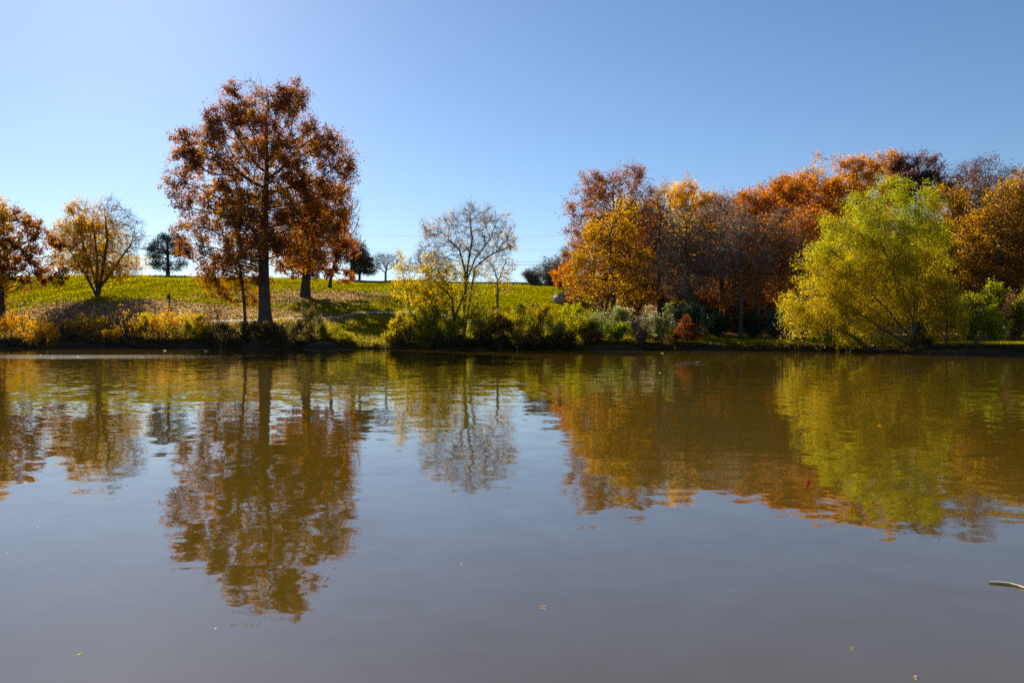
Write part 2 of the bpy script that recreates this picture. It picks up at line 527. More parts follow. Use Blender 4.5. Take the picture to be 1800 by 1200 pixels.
def colonize(rng, P0, par0, att, step, kill, bias, lift, maxit=140, jitter=0.15, zmin=0.0):
    cap = len(P0) + 9000
    P = np.zeros((cap, 3)); par = np.full(cap, -1, int); nc = np.zeros(cap, int)
    n = len(P0)
    P[:n] = P0; par[:n] = par0
    for q in par0:
        if q >= 0: nc[q] += 1
    # limbs leave the trunk below what they reach for
    r = np.linalg.norm(att[:, :2] - P0[:, :2].mean(0), axis=1)
    low = att.copy(); low[:, 2] = np.maximum(low[:, 2] - lift * r, np.minimum(low[:, 2], zmin))
    dd = np.linalg.norm(low[:, None] - P0[None], axis=2)
    near = dd.argmin(1)
    dist = np.linalg.norm(att - P[near], axis=1)
    act = dist > kill
    for it in range(maxit):
        a = np.nonzero(act)[0]
        if len(a) == 0 or n > cap - 3000: break
        v = nrm(att[a] - P[near[a]])
        S = np.zeros((n, 3)); np.add.at(S, near[a], v)
        grow = np.unique(near[a])
        grow = grow[nc[grow] < 5]
        if len(grow) == 0: break
        dv = nrm(nrm(S[grow]) + bias + rng.normal(size=(len(grow), 3)) * jitter)
        m = len(grow)
        P[n:n + m] = P[grow] + dv * step
        par[n:n + m] = grow; nc[grow] += 1
        d2 = np.linalg.norm(att[a][:, None] - P[n:n + m][None], axis=2)
        j = d2.argmin(1); dm = d2[np.arange(len(a)), j]
        better = dm < dist[a]
        near[a[better]] = n + j[better]; dist[a[better]] = dm[better]
        act[a] = dist[a] > kill
        n += m
    return P[:n], par[:n]

def finish_skeleton(P, par, R0, r_tip, power=0.5):
    n = len(P)
    tips = np.zeros(n); nch = np.zeros(n, int)
    for i in range(n - 1, -1, -1):
        if nch[i] == 0: tips[i] = 1
        if par[i] >= 0:
            tips[par[i]] += tips[i]; nch[par[i]] += 1
    mc = np.full(n, -1, int); best = np.zeros(n)
    for i in range(n):
        q = par[i]
        if q >= 0 and tips[i] > best[q]: best[q] = tips[i]; mc[q] = i
    tot = tips[par < 0].max()
    R = np.maximum(r_tip, R0 * (tips / tot) ** power)
    return R, nch, mc

M_TWIG = plain_material('twig_bark', (.17, .122, .086), (.36, .275, .205), 1.2, .9)
M_BARKM = bark_material('mid_brown_bark', (.04, .029, .021), (.12, .09, .066))
BARK_SETS = {'darkbrown': M_BARKM, 'dark': M_BARK, 'grey': M_BARKG, 'brown': M_BARKB}

def tree(name, label, cat, px, Y, lobes, R, pal, nleaf, leaf=0.2, seed=1, group=None, bark='dark', natt=900, step=None,
         kill=None, lift=0.5, leader=0.8, stems=None, gap=0.35, ntwig=3, twig=0.8, twig_r=0.014, spread=0.16, weight=None,
         bias=(0, 0, .08), droop=0.0, leaf_aspect=0.62, mat=None, depth=0.9, power=0.5, colour_noise=0.35, sides=7, tint=None,
         leaf_axis=0.0, clear=.2, r_tip=0.02, base_dz=0.0, clump=0.9, twigs=None, gapwave=0.17, crown_name='crown', sag=0.0, shell=0.0, jitter=0.15, flare=1.5):
    """a tree whose crown fills ellipsoids given in photograph pixels (px, py, rx, ry[, depth offset m]) at distance Y"""
    rng = np.random.default_rng(seed)
    if twigs is None: twigs = ntwig >= 7
    if twigs and bark != 'dark': bark = 'darkbrown'
    x0 = X(px, Y); z0 = ground(x0, Y) + base_dz
    L = []
    for lb in lobes:
        cx, cz, rx, rz = X(lb[0], Y) - x0, Z(lb[1], Y) - z0, lb[2] / F * Y, lb[3] / F * Y
        dy = lb[4] if len(lb) > 4 else rng.uniform(-.25, .25) * rx
        L.append((cx, dy, cz, rx, max(rx * depth, 0.6 * rz * depth), rz))
    L = np.array(L)
    vol = L[:, 3] * L[:, 4] * L[:, 5]
    H = (L[:, 2] + L[:, 5]).max()
    width = (L[:, 0] + L[:, 3]).max() - (L[:, 0] - L[:, 3]).min()
    S = max(H, width)
    gn = Noise(rng, gapwave * S)
    att = []
    tries = 0
    while sum(map(len, att)) < natt and tries < 30:
        tries += 1
        k = rng.choice(len(L), natt, p=vol ** .8 / (vol ** .8).sum())
        u = nrm(rng.normal(size=(natt, 3))) * (rng.uniform(shell, 1, (natt, 1)) ** (1 / 2.6))
        q = L[k, :3] + u * L[k, 3:]
        q = q[gn(q) > -1 + gap * 1.6]
        att.append(q[q[:, 2] > 0.4])
    att = np.concatenate(att)[:natt]
    step = step or S / 42
    kill = kill or step * 1.3
    # trunk and stems
    P0, par0 = [(0, 0, -0.25)], [-1]
    if stems is None:
        top = H * leader
        cxm = (L[:, 0] * vol).sum() / vol.sum()
        n = max(4, int(top / step))
        w1, w2 = rng.uniform(0, 6, 2)
        for i in range(1, n + 1):
            t = i / n
            P0.append((cxm * t ** 1.6 + 0.012 * S * math.sin(3 * t + w1) * t, 0.015 * S * math.sin(2.6 * t + w2) * t, top * t))
            par0.append(len(P0) - 2)
    else:
        for st in stems:                     # each stem: list of (px, py[, dy]) photograph points upward from the base
            prev = 0
            pts = [np.array((0, 0, -0.25))] + [np.array((X(s[0], Y) - x0, s[2] if len(s) > 2 else 0.0, Z(s[1], Y) - z0)) for s in st]
            for a, b in zip(pts[:-1], pts[1:]):
                m = max(1, int(np.linalg.norm(b - a) / step))
                for i in range(1, m + 1):
                    P0.append(tuple(a + (b - a) * i / m + rng.normal(size=3) * 0.03 * step)); par0.append(prev); prev = len(P0) - 1
    P, par = colonize(rng, np.array(P0), np.array(par0), att, step, kill, np.array(bias), lift, jitter=jitter, zmin=clear * H)
    if sag:
        Rm = np.linalg.norm(P[:, :2], axis=1)
        P[:, 2] -= sag * Rm ** 2 / max(width / 2, 1e-3)
    Rr, nch, mc = finish_skeleton(P, par, R, r_tip, power)
    zz = P[:, 2]
    Rr = Rr * (1 + (flare - 1) * np.exp(-np.maximum(zz, 0) / (R * 2.2)) * (Rr > R * .5))
    root = empty(name, (x0, Y, z0), label, cat, group)
    tips = np.nonzero((nch == 0) | ((Rr < r_tip * 2.2) & (rng.random(len(P)) < .5)))[0]
    tips = tips[P[tips, 2] > 0.3]
    D = np.zeros_like(P); hp = par >= 0
    D[hp] = nrm(P[hp] - P[par[hp]])
    T = np.repeat(tips, ntwig)
    td = nrm(D[T] + rng.normal(size=(len(T), 3)) * 0.75 + np.array(bias))
    ln = twig * rng.uniform(.5, 1.3, len(T))[:, None]
    A = P[T] - D[T] * rng.uniform(0, .5, (len(T), 1)) * step
    B = A + td * ln * .5 + rng.normal(size=A.shape) * .06 * ln
    Cc = B + nrm(td + rng.normal(size=A.shape) * .35 + np.array([0, 0, -droop])) * ln * .5
    if droop:
        Cc[:, 2] -= droop * ln[:, 0] * .5
    tv = twig_mesh(A, B, Cc, twig_r)
    thick = Rr[:]
    v1, q1 = tubes(P, par, Rr, mc, sides)
    if twigs:
        mesh_np('trunk', v1, quads=q1, mat=BARK_SETS[bark], parent=root, smooth=True)
        mesh_np('twigs', tv[0], quads=tv[1], mat=M_TWIG, parent=root)
    else:
        V, Q = join([(v1, q1), tv])
        mesh_np('trunk', V, quads=Q, mat=BARK_SETS[bark], parent=root, smooth=True)
    if nleaf:
        w = np.ones(len(T))
        tp = Cc + np.array([x0, Y, z0])
        ppx = 900 + F * tp[:, 0] / tp[:, 1]; ppy = HY - F * (tp[:, 2] - EYE) / tp[:, 1]
        if weight is not None: w = np.maximum(weight(ppx, ppy), 0)
        w = w * (0.35 + rng.random(len(T)) ** 1.5)
        if clump:
            w = w * np.clip(.75 + clump * 1.1 * Noise(rng, .15 * S)(P[T]) + clump * .5 * Noise(rng, .07 * S)(P[T]), .04, 2.5)
        k = rng.choice(len(T), nleaf, p=w / w.sum())
        t = rng.uniform(.15, 1.08, (nleaf, 1))
        base = np.where(t < .5, A[k] + (B[k] - A[k]) * t * 2, B[k] + (Cc[k] - B[k]) * (t - .5) * 2)
        C = base + rng.normal(size=(nleaf, 3)) * spread
        ax = np.array([0, 0, -1.0]) if leaf_axis else None
        lv, lq = leaf_quads(rng, C, leaf, leaf_aspect, ax, leaf_axis)
        cn = Noise(rng, 0.13 * S)
        tt = 0.5 + colour_noise * cn(C) * .7 + rng.normal(size=nleaf) * .16
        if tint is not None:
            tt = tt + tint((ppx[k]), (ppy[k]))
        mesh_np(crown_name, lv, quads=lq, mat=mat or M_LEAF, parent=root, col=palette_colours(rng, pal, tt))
    return root

def shrub(name, label, cat, px, py_top, w, pal, nleaf, Y=None, dpx=None, leaf=0.12, seed=1, group=None, bark='brown', nstem=9,
          mat=None, arch=0.35, spread=0.13, aspect=0.6, low=0.05, twig_r=0.008, ntwig=5, leaf_axis=0.0, stem_r=0.018, colour_noise=.35, dome=1.0, base_dz=0.0):
    """many-stemmed shrub, w = width in photograph pixels, top at row py_top"""
    rng = np.random.default_rng(seed)
    if dpx is not None: Y = float(shore(np.array([X(px, 65)]), np.array([65.0]))[0]) + dpx
    x0 = X(px, Y); z0 = ground(x0, Y) + base_dz
    H = max(0.4, Z(py_top, Y) - z0); W = w / F * Y / 2
    n = nstem; m = 7
    ph = rng.uniform(0, 6.28, n); rr = np.sqrt(rng.random(n))
    hh = H * 1.1 * (1 - .40 * dome * rr ** 2) * rng.uniform(.74, 1.0, n)
    hh[0] = H * 1.04
    end = np.stack([rr * W * np.cos(ph), rr * W * .7 * np.sin(ph), hh], 1)
    st = end * np.array([.22, .22, 0]) + rng.normal(size=(n, 3)) * np.array([.05, .05, 0]) * W + np.array([0, 0, -.1])
    t = np.linspace(0, 1, m)[None, :, None]
    mid = (st + end) / 2 + np.stack([-np.cos(ph) * rr * W * arch * .4, -np.sin(ph) * rr * W * arch * .4, hh * .12], 1)
    Pm = st[:, None] * (1 - t) ** 2 + 2 * mid[:, None] * t * (1 - t) + end[:, None] * t ** 2
    Pm = Pm + rng.normal(size=Pm.shape) * .02 * H
    P, par = [], []
    for i in range(n):
        for j in range(m):
            par.append(-1 if j == 0 else len(P) - 1)
            P.append(Pm[i, j])
    P = np.array(P); par = np.array(par)
    tt = np.tile(np.linspace(1, .3, m), n)
    R = stem_r * tt * max(H, 1) ** .5
    mc = np.array([i + 1 if (i % m) < m - 1 else -1 for i in range(len(P))])
    v1, q1 = tubes(P, par, R, mc, 4)
    src = np.nonzero(np.tile(np.arange(m) >= 1, n))[0]
    T = np.repeat(src, ntwig)
    td = nrm(rng.normal(size=(len(T), 3)) * np.array([1, 1, .6]) + np.array([0, 0, .35]))
    ln = (min(W, H) * .38 * rng.uniform(.35, 1.1, len(T)))[:, None]
    A = P[T]; B = A + td * ln * .5; Cc = B + nrm(td + rng.normal(size=A.shape) * .4) * ln * .5
    V, Q = join([(v1, q1), twig_mesh(A, B, Cc, twig_r)])
    root = empty(name, (x0, Y, z0), label, cat, group)
    mesh_np('stems', V, quads=Q, mat=BARK_SETS[bark], parent=root, smooth=True)
    if nleaf:
        wt = (0.25 + rng.random(len(T)) ** 1.5) * np.clip(Cc[:, 2] / H + low, 0.03, 1)
        wt = wt * np.clip(.7 + 1.1 * Noise(rng, .7 * max(W, H))(Cc), .05, 2.5)
        k = rng.choice(len(T), nleaf, p=wt / wt.sum())
        t = rng.uniform(.1, 1.1, (nleaf, 1))
        C = np.where(t < .5, A[k] + (B[k] - A[k]) * t * 2, B[k] + (Cc[k] - B[k]) * (t - .5) * 2) + rng.normal(size=(nleaf, 3)) * spread
        C[:, 2] = np.maximum(C[:, 2], 0.03)
        lv, lq = leaf_quads(rng, C, leaf, aspect, np.array([0, 0, 1.0]), leaf_axis)
        cn = Noise(rng, .5 * max(W, H))
        tt = .5 + colour_noise * cn(C) * .7 + rng.normal(size=nleaf) * .17
        mesh_np('foliage', lv, quads=lq, mat=mat or M_LEAF, parent=root, col=palette_colours(rng, pal, tt))
    return root

# ------------------------------------------------------------------ colours of leaves (linear)
OAK = [(.075, .029, .016), (.15, .056, .024), (.225, .088, .03), (.30, .13, .034), (.32, .18, .036)]
OAK2 = [(.07, .022, .010), (.16, .048, .014), (.29, .090, .014), (.42, .16, .018)]
GOLD = [(.22, .10, .010), (.40, .20, .012), (.52, .28, .014), (.50, .30, .020)]
GOLDB = [(.14, .07, .014), (.28, .14, .014), (.42, .22, .014), (.45, .25, .02)]
ORANGE = [(.13, .040, .010), (.28, .090, .012), (.42, .145, .014), (.45, .21, .016)]
AMBER = [(.20, .085, .010), (.36, .15, .012), (.46, .21, .014), (.48, .26, .02)]
RUST = [(.060, .026, .012), (.13, .050, .018), (.21, .080, .022), (.28, .13, .022)]
PURP = [(.055, .022, .018), (.10, .040, .028), (.15, .065, .035)]
WILLOW = [(.19, .215, .008), (.28, .28, .008), (.36, .315, .010), (.40, .30, .012), (.38, .25, .014)]
YELGRN = [(.08, .10, .010), (.16, .17, .012), (.26, .24, .014), (.36, .27, .016)]
OLIVE = [(.09, .080, .010), (.17, .145, .012), (.26, .205, .014), (.34, .24, .018)]
DKGRN = [(.020, .036, .010), (.035, .060, .014), (.055, .085, .020), (.075, .10, .025)]
PALEG = [(.10, .12, .025), (.19, .20, .04), (.29, .28, .08), (.38, .35, .16)]
REDB = [(.08, .022, .010), (.17, .045, .012), (.26, .075, .014)]
PINE = [(.014, .028, .016), (.024, .045, .024), (.040, .065, .032)]
BROWN = [(.05, .030, .016), (.10, .058, .026), (.16, .095, .04)]

# ------------------------------------------------------------------ trees of the left bank
tree('oak_tree', 'tall red-brown oak with thick dark trunk, largest tree on the bank', 'tree', 467, 80,
     [(450, 165, 22, 32), (407, 165, 17, 26), (512, 172, 26, 30), (430, 200, 28, 32), (470, 215, 60, 46), (385, 210, 28, 34), (535, 210, 20, 30), (345, 270, 38, 36), (312, 300, 24, 24),
      (420, 275, 75, 52), (520, 275, 66, 50), (582, 268, 30, 34), (560, 240, 24, 26), (610, 290, 22, 24), (338, 345, 36, 30), (420, 350, 70, 48), (520, 350, 76, 50), (592, 335, 32, 36),
      (345, 395, 42, 30), (430, 412, 66, 36), (520, 408, 70, 36), (588, 395, 32, 30), (340, 445, 34, 24), (395, 462, 50, 26), (545, 450, 40, 26), (475, 440, 45, 26), (452, 400, 44, 30, -3.2), (488, 432, 38, 22, -3.2), (440, 462, 36, 16, -2.5), (318, 330, 24, 12), (612, 320, 20, 14), (385, 488, 42, 12)],
       .55, OAK, 120000, leaf=.185, seed=11, natt=3000, step=.5, kill=.56, lift=.95, leader=.55, gap=.30, ntwig=4, twig=1.15, spread=.17, power=.50, clear=.19, gapwave=.10, clump=.55, bias=(0, 0, .16), colour_noise=.5,
     weight=lambda x, y: np.where((y > 380) & (x < 470), .7, 1.0), tint=lambda x, y: np.where((np.abs(x - 470) < 80) & (y > 220), .10, 0) - np.where(y < 240, .05, 0))
tree('oak_tree', 'dark red oak cropped by the left edge with long low drooping boughs', 'tree', 3, 84,
     [(-40, 395, 60, 45), (25, 400, 45, 38), (70, 425, 40, 28), (60, 480, 52, 26), (95, 480, 26, 30), (10, 450, 50, 40), (-60, 460, 60, 50), (20, 505, 25, 18)],
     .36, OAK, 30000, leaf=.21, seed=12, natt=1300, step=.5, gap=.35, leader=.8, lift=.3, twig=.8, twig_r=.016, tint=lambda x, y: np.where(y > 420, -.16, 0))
tree('maple_tree', 'small orange-yellow maple at the left edge in front of the red oak', 'tree', -25, 82,
     [(-20, 385, 36, 40), (-30, 440, 40, 50), (-10, 500, 25, 30)], .16, GOLD, 9000, leaf=.2, seed=13, natt=420, leader=.7)
tree('maple_tree', 'rounded yellow maple on the lawn with many forking limbs, bare on its right', 'tree', 172, 100.5,
     [(150, 385, 35, 35), (195, 385, 38, 35), (125, 415, 36, 36), (170, 420, 60, 45), (220, 415, 38, 42), (120, 455, 32, 25), (175, 465, 60, 30), (230, 455, 28, 28), (240, 478, 16, 14), (210, 480, 30, 16)],
     .46, GOLD, 25000, leaf=.19, seed=14, natt=2600, step=.32, lift=1.25, clear=.12, flare=1.2, stems=[[(172, 512), (165, 480), (150, 440), (140, 400)], [(175, 512), (182, 470), (190, 420), (185, 370)], [(173, 510), (195, 480), (220, 445), (238, 420)], [(171, 505), (172, 450), (163, 385)], [(168, 515), (155, 490), (130, 450), (112, 425)]], gap=.2, ntwig=4, twig=1.1, twig_r=.015, spread=.16, bias=(0, 0, .15),
     weight=lambda x, y: np.clip(1.25 - (x - 165) / 60.0 - np.maximum(415 - y, 0) / 80.0, .03, 1.3) + np.where((y > 450) & (x > 200), .6, 0), power=.60, r_tip=.012,
     tint=lambda x, y: np.where(y < 400, 0, .35))
tree('pine_tree', 'dark round-topped pine alone on the hill crest left of the oak', 'tree', 296, 158,
     [(295, 420, 22, 8), (276, 430, 16, 7), (310, 428, 20, 8), (290, 442, 30, 7), (268, 452, 12, 6), (318, 446, 18, 7), (280, 464, 22, 6), (310, 464, 22, 6), (296, 474, 22, 4)],
     .32, PINE, 6500, leaf=.36, seed=15, natt=520, lift=.2, leader=.85, leaf_aspect=.3, mat=M_NEEDLE, twig=.9, spread=.28, gap=.25, twig_r=.03)
tree('oak_tree', 'slim brown-leaved sapling oak standing just left of the big trunk', 'tree', 431, 80.8,
     [(425, 455, 42, 26), (395, 480, 42, 24), (440, 490, 38, 26), (385, 512, 30, 16), (450, 520, 28, 22), (420, 530, 25, 14), (415, 430, 30, 20)],
     .15, RUST, 8500, leaf=.18, seed=16, natt=620, step=.36, lift=-.2, leader=.85, twig=.6, spread=.15, twig_r=.011, tint=lambda x, y: np.where(x > 430, .2, 0))
tree('oak_tree', 'orange-red oak on the lawn behind the tall oak', 'tree', 537, 106,
     [(540, 385, 50, 32), (585, 385, 36, 32), (510, 430, 35, 35), (555, 425, 55, 40), (600, 430, 28, 40), (540, 470, 55, 24), (595, 480, 30, 18), (575, 345, 35, 28)],
     .55, OAK2, 26000, leaf=.24, seed=17, natt=1100, step=.55, lift=.3, leader=.8, twig=.9, spread=.2, gap=.3, tint=lambda x, y: np.where((y > 410) & (y < 460) & (x < 580), .15, -.08))
tree('bare_tree', 'leafless rounded tree of fine grey twigs showing right of the oak crown', 'tree', 580, 122,
     [(610, 385, 26, 36), (600, 420, 30, 30), (618, 365, 16, 22)], .25, RUST, 700, leaf=.18, seed=18, bark='dark', natt=700, step=.5, lift=1.0, leader=.5, ntwig=5, twig=1.3, twig_r=.016)
tree('pine_tree', 'leaning pine with reddish top and dark flat lower boughs on the crest', 'tree', 619, 155,
     [(622, 430, 20, 9), (615, 440, 26, 8), (632, 442, 20, 7), (612, 456, 26, 7), (638, 456, 18, 6), (643, 466, 16, 5)],
     .42, [(.05, .03, .016), (.10, .05, .024), (.15, .07, .03)], 2600, leaf=.36, seed=19, natt=380, lift=.1, leader=.85, leaf_aspect=.35, mat=M_NEEDLE, twig=.9, spread=.25, twig_r=.03)
tree('pine_tree', 'dark green pine with thinner trunk and boughs swept right on the crest', 'tree', 632, 156.5,
     [(636, 450, 14, 6), (645, 458, 14, 5), (640, 468, 20, 5), (648, 476, 18, 5), (630, 462, 16, 6), (634, 478, 22, 4)],
     .22, PINE, 2400, leaf=.36, seed=20, natt=360, lift=.05, leader=.9, leaf_aspect=.35, mat=M_NEEDLE, twig=.9, spread=.25, twig_r=.03)
tree('bare_tree', 'small leafless vase-shaped tree on the crest by the pines', 'tree', 678, 165,
     [(665, 462, 16, 14), (685, 462, 18, 15), (675, 455, 18, 10), (695, 465, 12, 12)], .22, RUST, 0, seed=21, bark='grey', natt=800, step=.38, lift=1.4, leader=.25, ntwig=6, twig=1.2, twig_r=.016)
tree('bare_tree', 'hazy leafless grey tree on the crest behind the yellow shrubs', 'tree', 756, 168,
     [(750, 462, 34, 22), (780, 468, 22, 20), (725, 470, 22, 16)], .3, RUST, 500, seed=22, bark='grey', natt=700, step=.5, lift=1.2, leader=.4, ntwig=5, twig=1.2, twig_r=.02)

# ------------------------------------------------------------------ the sparse trees of the middle bank
def top_leaves(x, y):
    return np.where((y < 440), 1.0, 0) * (0.25 + .8 * ((x > 880) | ((x < 800) & (y < 420)))) + np.where(y > 500, .5, .15)
tree('sparse_tree', 'nearly bare forked tree with a few yellow leaves at its tips, mid bank', 'tree', 815, 75.5,
     [(830, 395, 40, 32), (880, 400, 28, 28), (800, 400, 30, 28), (765, 405, 24, 20), (850, 430, 55, 28), (780, 440, 45, 28), (885, 430, 22, 22), (840, 375, 30, 16)],
     .19, GOLDB, 1500, leaf=.19, seed=31, bark='grey', natt=1300, step=.32, lift=1.3, gap=.38, gapwave=.13, ntwig=8, twig=.95, twig_r=.009, spread=.13, bias=(0, 0, .14), power=.5,
     stems=[[(817, 520), (821, 492), (835, 455), (862, 420), (885, 395)], [(816, 520), (818, 480), (808, 440), (775, 410), (750, 400)], [(818, 515), (822, 470), (830, 420), (826, 385)], [(835, 470), (860, 450), (890, 435)]],
     weight=top_leaves, leaf_aspect=.5, r_tip=.012)
tree('sparse_tree', 'thin crooked bare tree with curled twigs right of the forked tree', 'tree', 873, 76,
     [(875, 460, 30, 24), (895, 475, 18, 22), (860, 480, 28, 26), (885, 500, 24, 20)], .10, GOLDB, 900, leaf=.15, seed=32, bark='grey', natt=800, step=.3, lift=.3,
     stems=[[(876, 520), (874, 490), (866, 465), (850, 452)], [(874, 500), (885, 470), (892, 455)]], ntwig=4, twig=.6, twig_r=.008, droop=.3, r_tip=.010)
tree('poplar_tree', 'slender yellow-leaved tree with upright leafy tips at the lawn edge', 'tree', 728, 74.6,
     [(705, 475, 14, 28), (722, 490, 24, 34), (752, 480, 26, 32), (780, 490, 28, 34), (740, 520, 40, 32), (703, 510, 12, 26), (765, 530, 32, 28), (755, 460, 12, 18), (702, 450, 4, 14)],
     .10, [(.16, .13, .012), (.32, .23, .012), (.46, .30, .014), (.42, .30, .03)], 6500, leaf=.16, seed=33, natt=780, step=.32, lift=.8, bark='grey', ntwig=3, twig=.6, twig_r=.008, spread=.15, r_tip=.010,
     stems=[[(722, 560), (716, 520), (708, 480)], [(735, 560), (742, 520), (760, 480)], [(740, 560), (765, 520), (788, 512), (775, 480)]], gap=.15)
tree('sparse_tree', 'low leaning tree with dark bent trunk under the forked tree', 'tree', 800, 74.2,
     [(770, 490, 34, 20), (810, 480, 30, 20), (745, 505, 25, 18), (830, 520, 30, 22), (790, 520, 50, 20)], .13, [(.16, .14, .012), (.30, .23, .012), (.44, .29, .014)], 4800, leaf=.14, seed=34, natt=600, step=.3, lift=.5,
     stems=[[(798, 560), (795, 525), (782, 510), (760, 490)], [(800, 555), (815, 520), (825, 490)]], ntwig=3, twig=.6, twig_r=.008, r_tip=.010)

# ------------------------------------------------------------------ willow and its neighbours
tree('willow_tree', 'big yellow-green willow leaning over the water with many stems', 'tree', 1607, 60.6,
     [(1558, 345, 22, 36), (1515, 378, 24, 34), (1598, 374, 24, 38), (1638, 398, 20, 32), (1480, 410, 30, 36), (1545, 420, 62, 50), (1615, 430, 48, 54), (1452, 455, 28, 32), (1425, 478, 14, 22), (1455, 505, 40, 34),
      (1412, 540, 36, 26), (1500, 495, 60, 46), (1570, 500, 62, 56), (1632, 505, 32, 56), (1480, 560, 55, 22), (1405, 568, 26, 14), (1550, 560, 48, 24), (1388, 535, 16, 18), (1556, 322, 9, 14), (1625, 362, 24, 34), (1578, 338, 16, 24)],
     .22, WILLOW, 125000, leaf=.17, seed=41, natt=2300, step=.40, lift=.9, gap=.10, gapwave=.11, clump=.6, ntwig=4, twig=1.35, twig_r=.007, spread=.15, leaf_aspect=.22, mat=M_WILLOW, bark='brown', r_tip=.012, droop=.45,
     stems=[[(1607, 540), (1600, 470), (1590, 400)], [(1598, 590), (1560, 545), (1520, 505), (1480, 470)], [(1603, 560), (1575, 490), (1545, 420), (1540, 370)], [(1612, 540), (1625, 460), (1635, 400)],
            [(1585, 598), (1540, 570), (1500, 545), (1450, 520)], [(1606, 550), (1612, 470), (1608, 380)]],
     leaf_axis=.5, colour_noise=.4, tint=lambda x, y: np.clip((y - 430) / 240, -.3, .35), flare=1.2, power=.6)
tree('fallen_limb', 'dark willow limb lying along the waterline left of the willow', 'branch', 1592, 60.2,
     [(1495, 590, 16, 10), (1478, 580, 14, 10)], .13, WILLOW, 700, leaf=.16, seed=42, natt=60, step=.25, lift=.5, bark='dark', leaf_aspect=.26,
     stems=[[(1575, 618.5), (1552, 618), (1530, 612), (1512, 602), (1502, 593), (1485, 585)]], r_tip=.012, twig=.6, flare=1.0, power=.35, crown_name='leaves')
tree('willow_sapling', 'young yellow-orange willow with thin trunk right of the big willow', 'tree', 1664, 58.2,
     [(1662, 515, 24, 26), (1655, 550, 30, 28), (1675, 560, 26, 30), (1660, 585, 34, 20)], .08, [(.20, .13, .012), (.34, .22, .012), (.40, .27, .016), (.30, .28, .016)], 9000, leaf=.15, seed=43,
     natt=520, step=.3, lift=.2, leader=.9, leaf_aspect=.35, twig=.6, twig_r=.007, r_tip=.01)

# ------------------------------------------------------------------ the wood on the right
W = 'trees of the autumn wood'
def wood(label, px, Y, lobes, pal, nleaf, seed, kind='woodland_tree', **k):
    nleaf = int(nleaf * 1.35)
    d = dict(natt=800, step=.5, lift=.75, leader=.7, twig=1.0, spread=.24, leaf=.19, R=.26, gap=.25, ntwig=3, twig_r=.013, group=W)
    d.update(k)
    R = d.pop('R')
    return tree(kind, label, 'tree', px, Y, lobes, R, pal, nleaf, seed=seed, **d)
wood('tall russet oak at the left end of the wood', 1095, 96, [(1100, 315, 45, 28), (1050, 335, 45, 32), (1015, 355, 30, 34), (1135, 330, 25, 35), (1075, 370, 75, 40), (1012, 400, 26, 40), (1060, 430, 60, 45), (1120, 400, 45, 50)],
     OAK, 19000, 51, 'oak_tree', natt=1200, lift=.9, gap=.4, bark='brown', tint=lambda x, y: -.08 + 0 * x)
wood('bright yellow maple in front of the russet oak', 1078, 84, [(1100, 375, 32, 28), (1075, 420, 50, 45), (1045, 465, 48, 40), (1105, 470, 45, 45), (1050, 510, 50, 30), (1120, 520, 40, 26), (1020, 490, 30, 28)],
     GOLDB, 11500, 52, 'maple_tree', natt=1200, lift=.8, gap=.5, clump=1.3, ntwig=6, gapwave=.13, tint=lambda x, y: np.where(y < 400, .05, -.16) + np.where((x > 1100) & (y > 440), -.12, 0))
wood('grey bare tree between the yellow maple and the tangled thicket tree', 1160, 90, [(1155, 375, 32, 36), (1165, 430, 40, 50), (1150, 480, 40, 35)], RUST, 1600, 53, 'bare_tree', ntwig=9, twig=1.2, natt=1200, bark='brown')
wood('narrow tree with upright bright yellow tips against the sky', 1212, 99, [(1200, 350, 22, 24), (1225, 355, 22, 22), (1210, 400, 42, 45), (1240, 352, 14, 18)], GOLD, 7000, 54, 'poplar_tree', bark='brown', lift=1.3,
     weight=lambda x, y: np.where(y < 375, 1, .25), bias=(0, 0, .3), twig=1.2)
wood('brown bare tree with tangled hanging twigs', 1212, 82, [(1205, 410, 40, 50), (1190, 460, 45, 45), (1235, 450, 34, 50), (1205, 505, 45, 25)], BROWN, 1500, 55, 'bare_tree', ntwig=10, natt=1400, bark='brown', twig=1.2, droop=.3)
wood('greyish twiggy tree with scattered rust leaves', 1268, 86, [(1262, 385, 36, 40), (1275, 430, 45, 50), (1260, 480, 40, 40)], RUST, 2300, 56, 'bare_tree', ntwig=10, natt=1300, twig=1.2, bark='grey')
wood('twiggy tree with faint orange top behind the grey one', 1290, 97, [(1285, 370, 40, 32), (1310, 400, 40, 45), (1262, 365, 25, 25)], ORANGE, 2600, 57, 'woodland_tree', ntwig=8, twig=1.2, bark='brown')
wood('dense orange oak with rounded clumps at the skyline', 1345, 93, [(1325, 360, 32, 26), (1310, 385, 28, 32), (1365, 350, 42, 30), (1345, 400, 55, 40), (1385, 335, 30, 25)], ORANGE, 20000, 58, 'oak_tree', natt=900)
wood('bright orange oak with the highest dense crown of the wood', 1418, 99, [(1398, 335, 42, 28), (1430, 350, 50, 42), (1460, 380, 40, 45), (1400, 380, 50, 40)], [(.20, .06, .01), (.36, .12, .012), (.46, .19, .014), (.48, .24, .016)], 20000, 59, 'oak_tree', natt=900)
wood('brown half-bare tree with orange lower leaves', 1332, 80, [(1335, 430, 50, 48), (1318, 480, 45, 45), (1355, 490, 40, 40), (1310, 525, 40, 24)], ORANGE, 6200, 60, 'woodland_tree', natt=1300, ntwig=8, twig=1.1, bark='brown', tint=lambda x, y: np.clip((y - 440) / 250, -.3, .2),
     weight=lambda x, y: np.where(y < 440, .35, 1))
wood('golden orange tree with a broad top above the willow', 1505, 102, [(1450, 305, 40, 26), (1500, 300, 45, 24), (1555, 298, 45, 26), (1585, 320, 34, 30), (1510, 345, 75, 45), (1430, 325, 25, 25)], AMBER, 24000, 61, 'maple_tree', natt=1200, gap=.4)
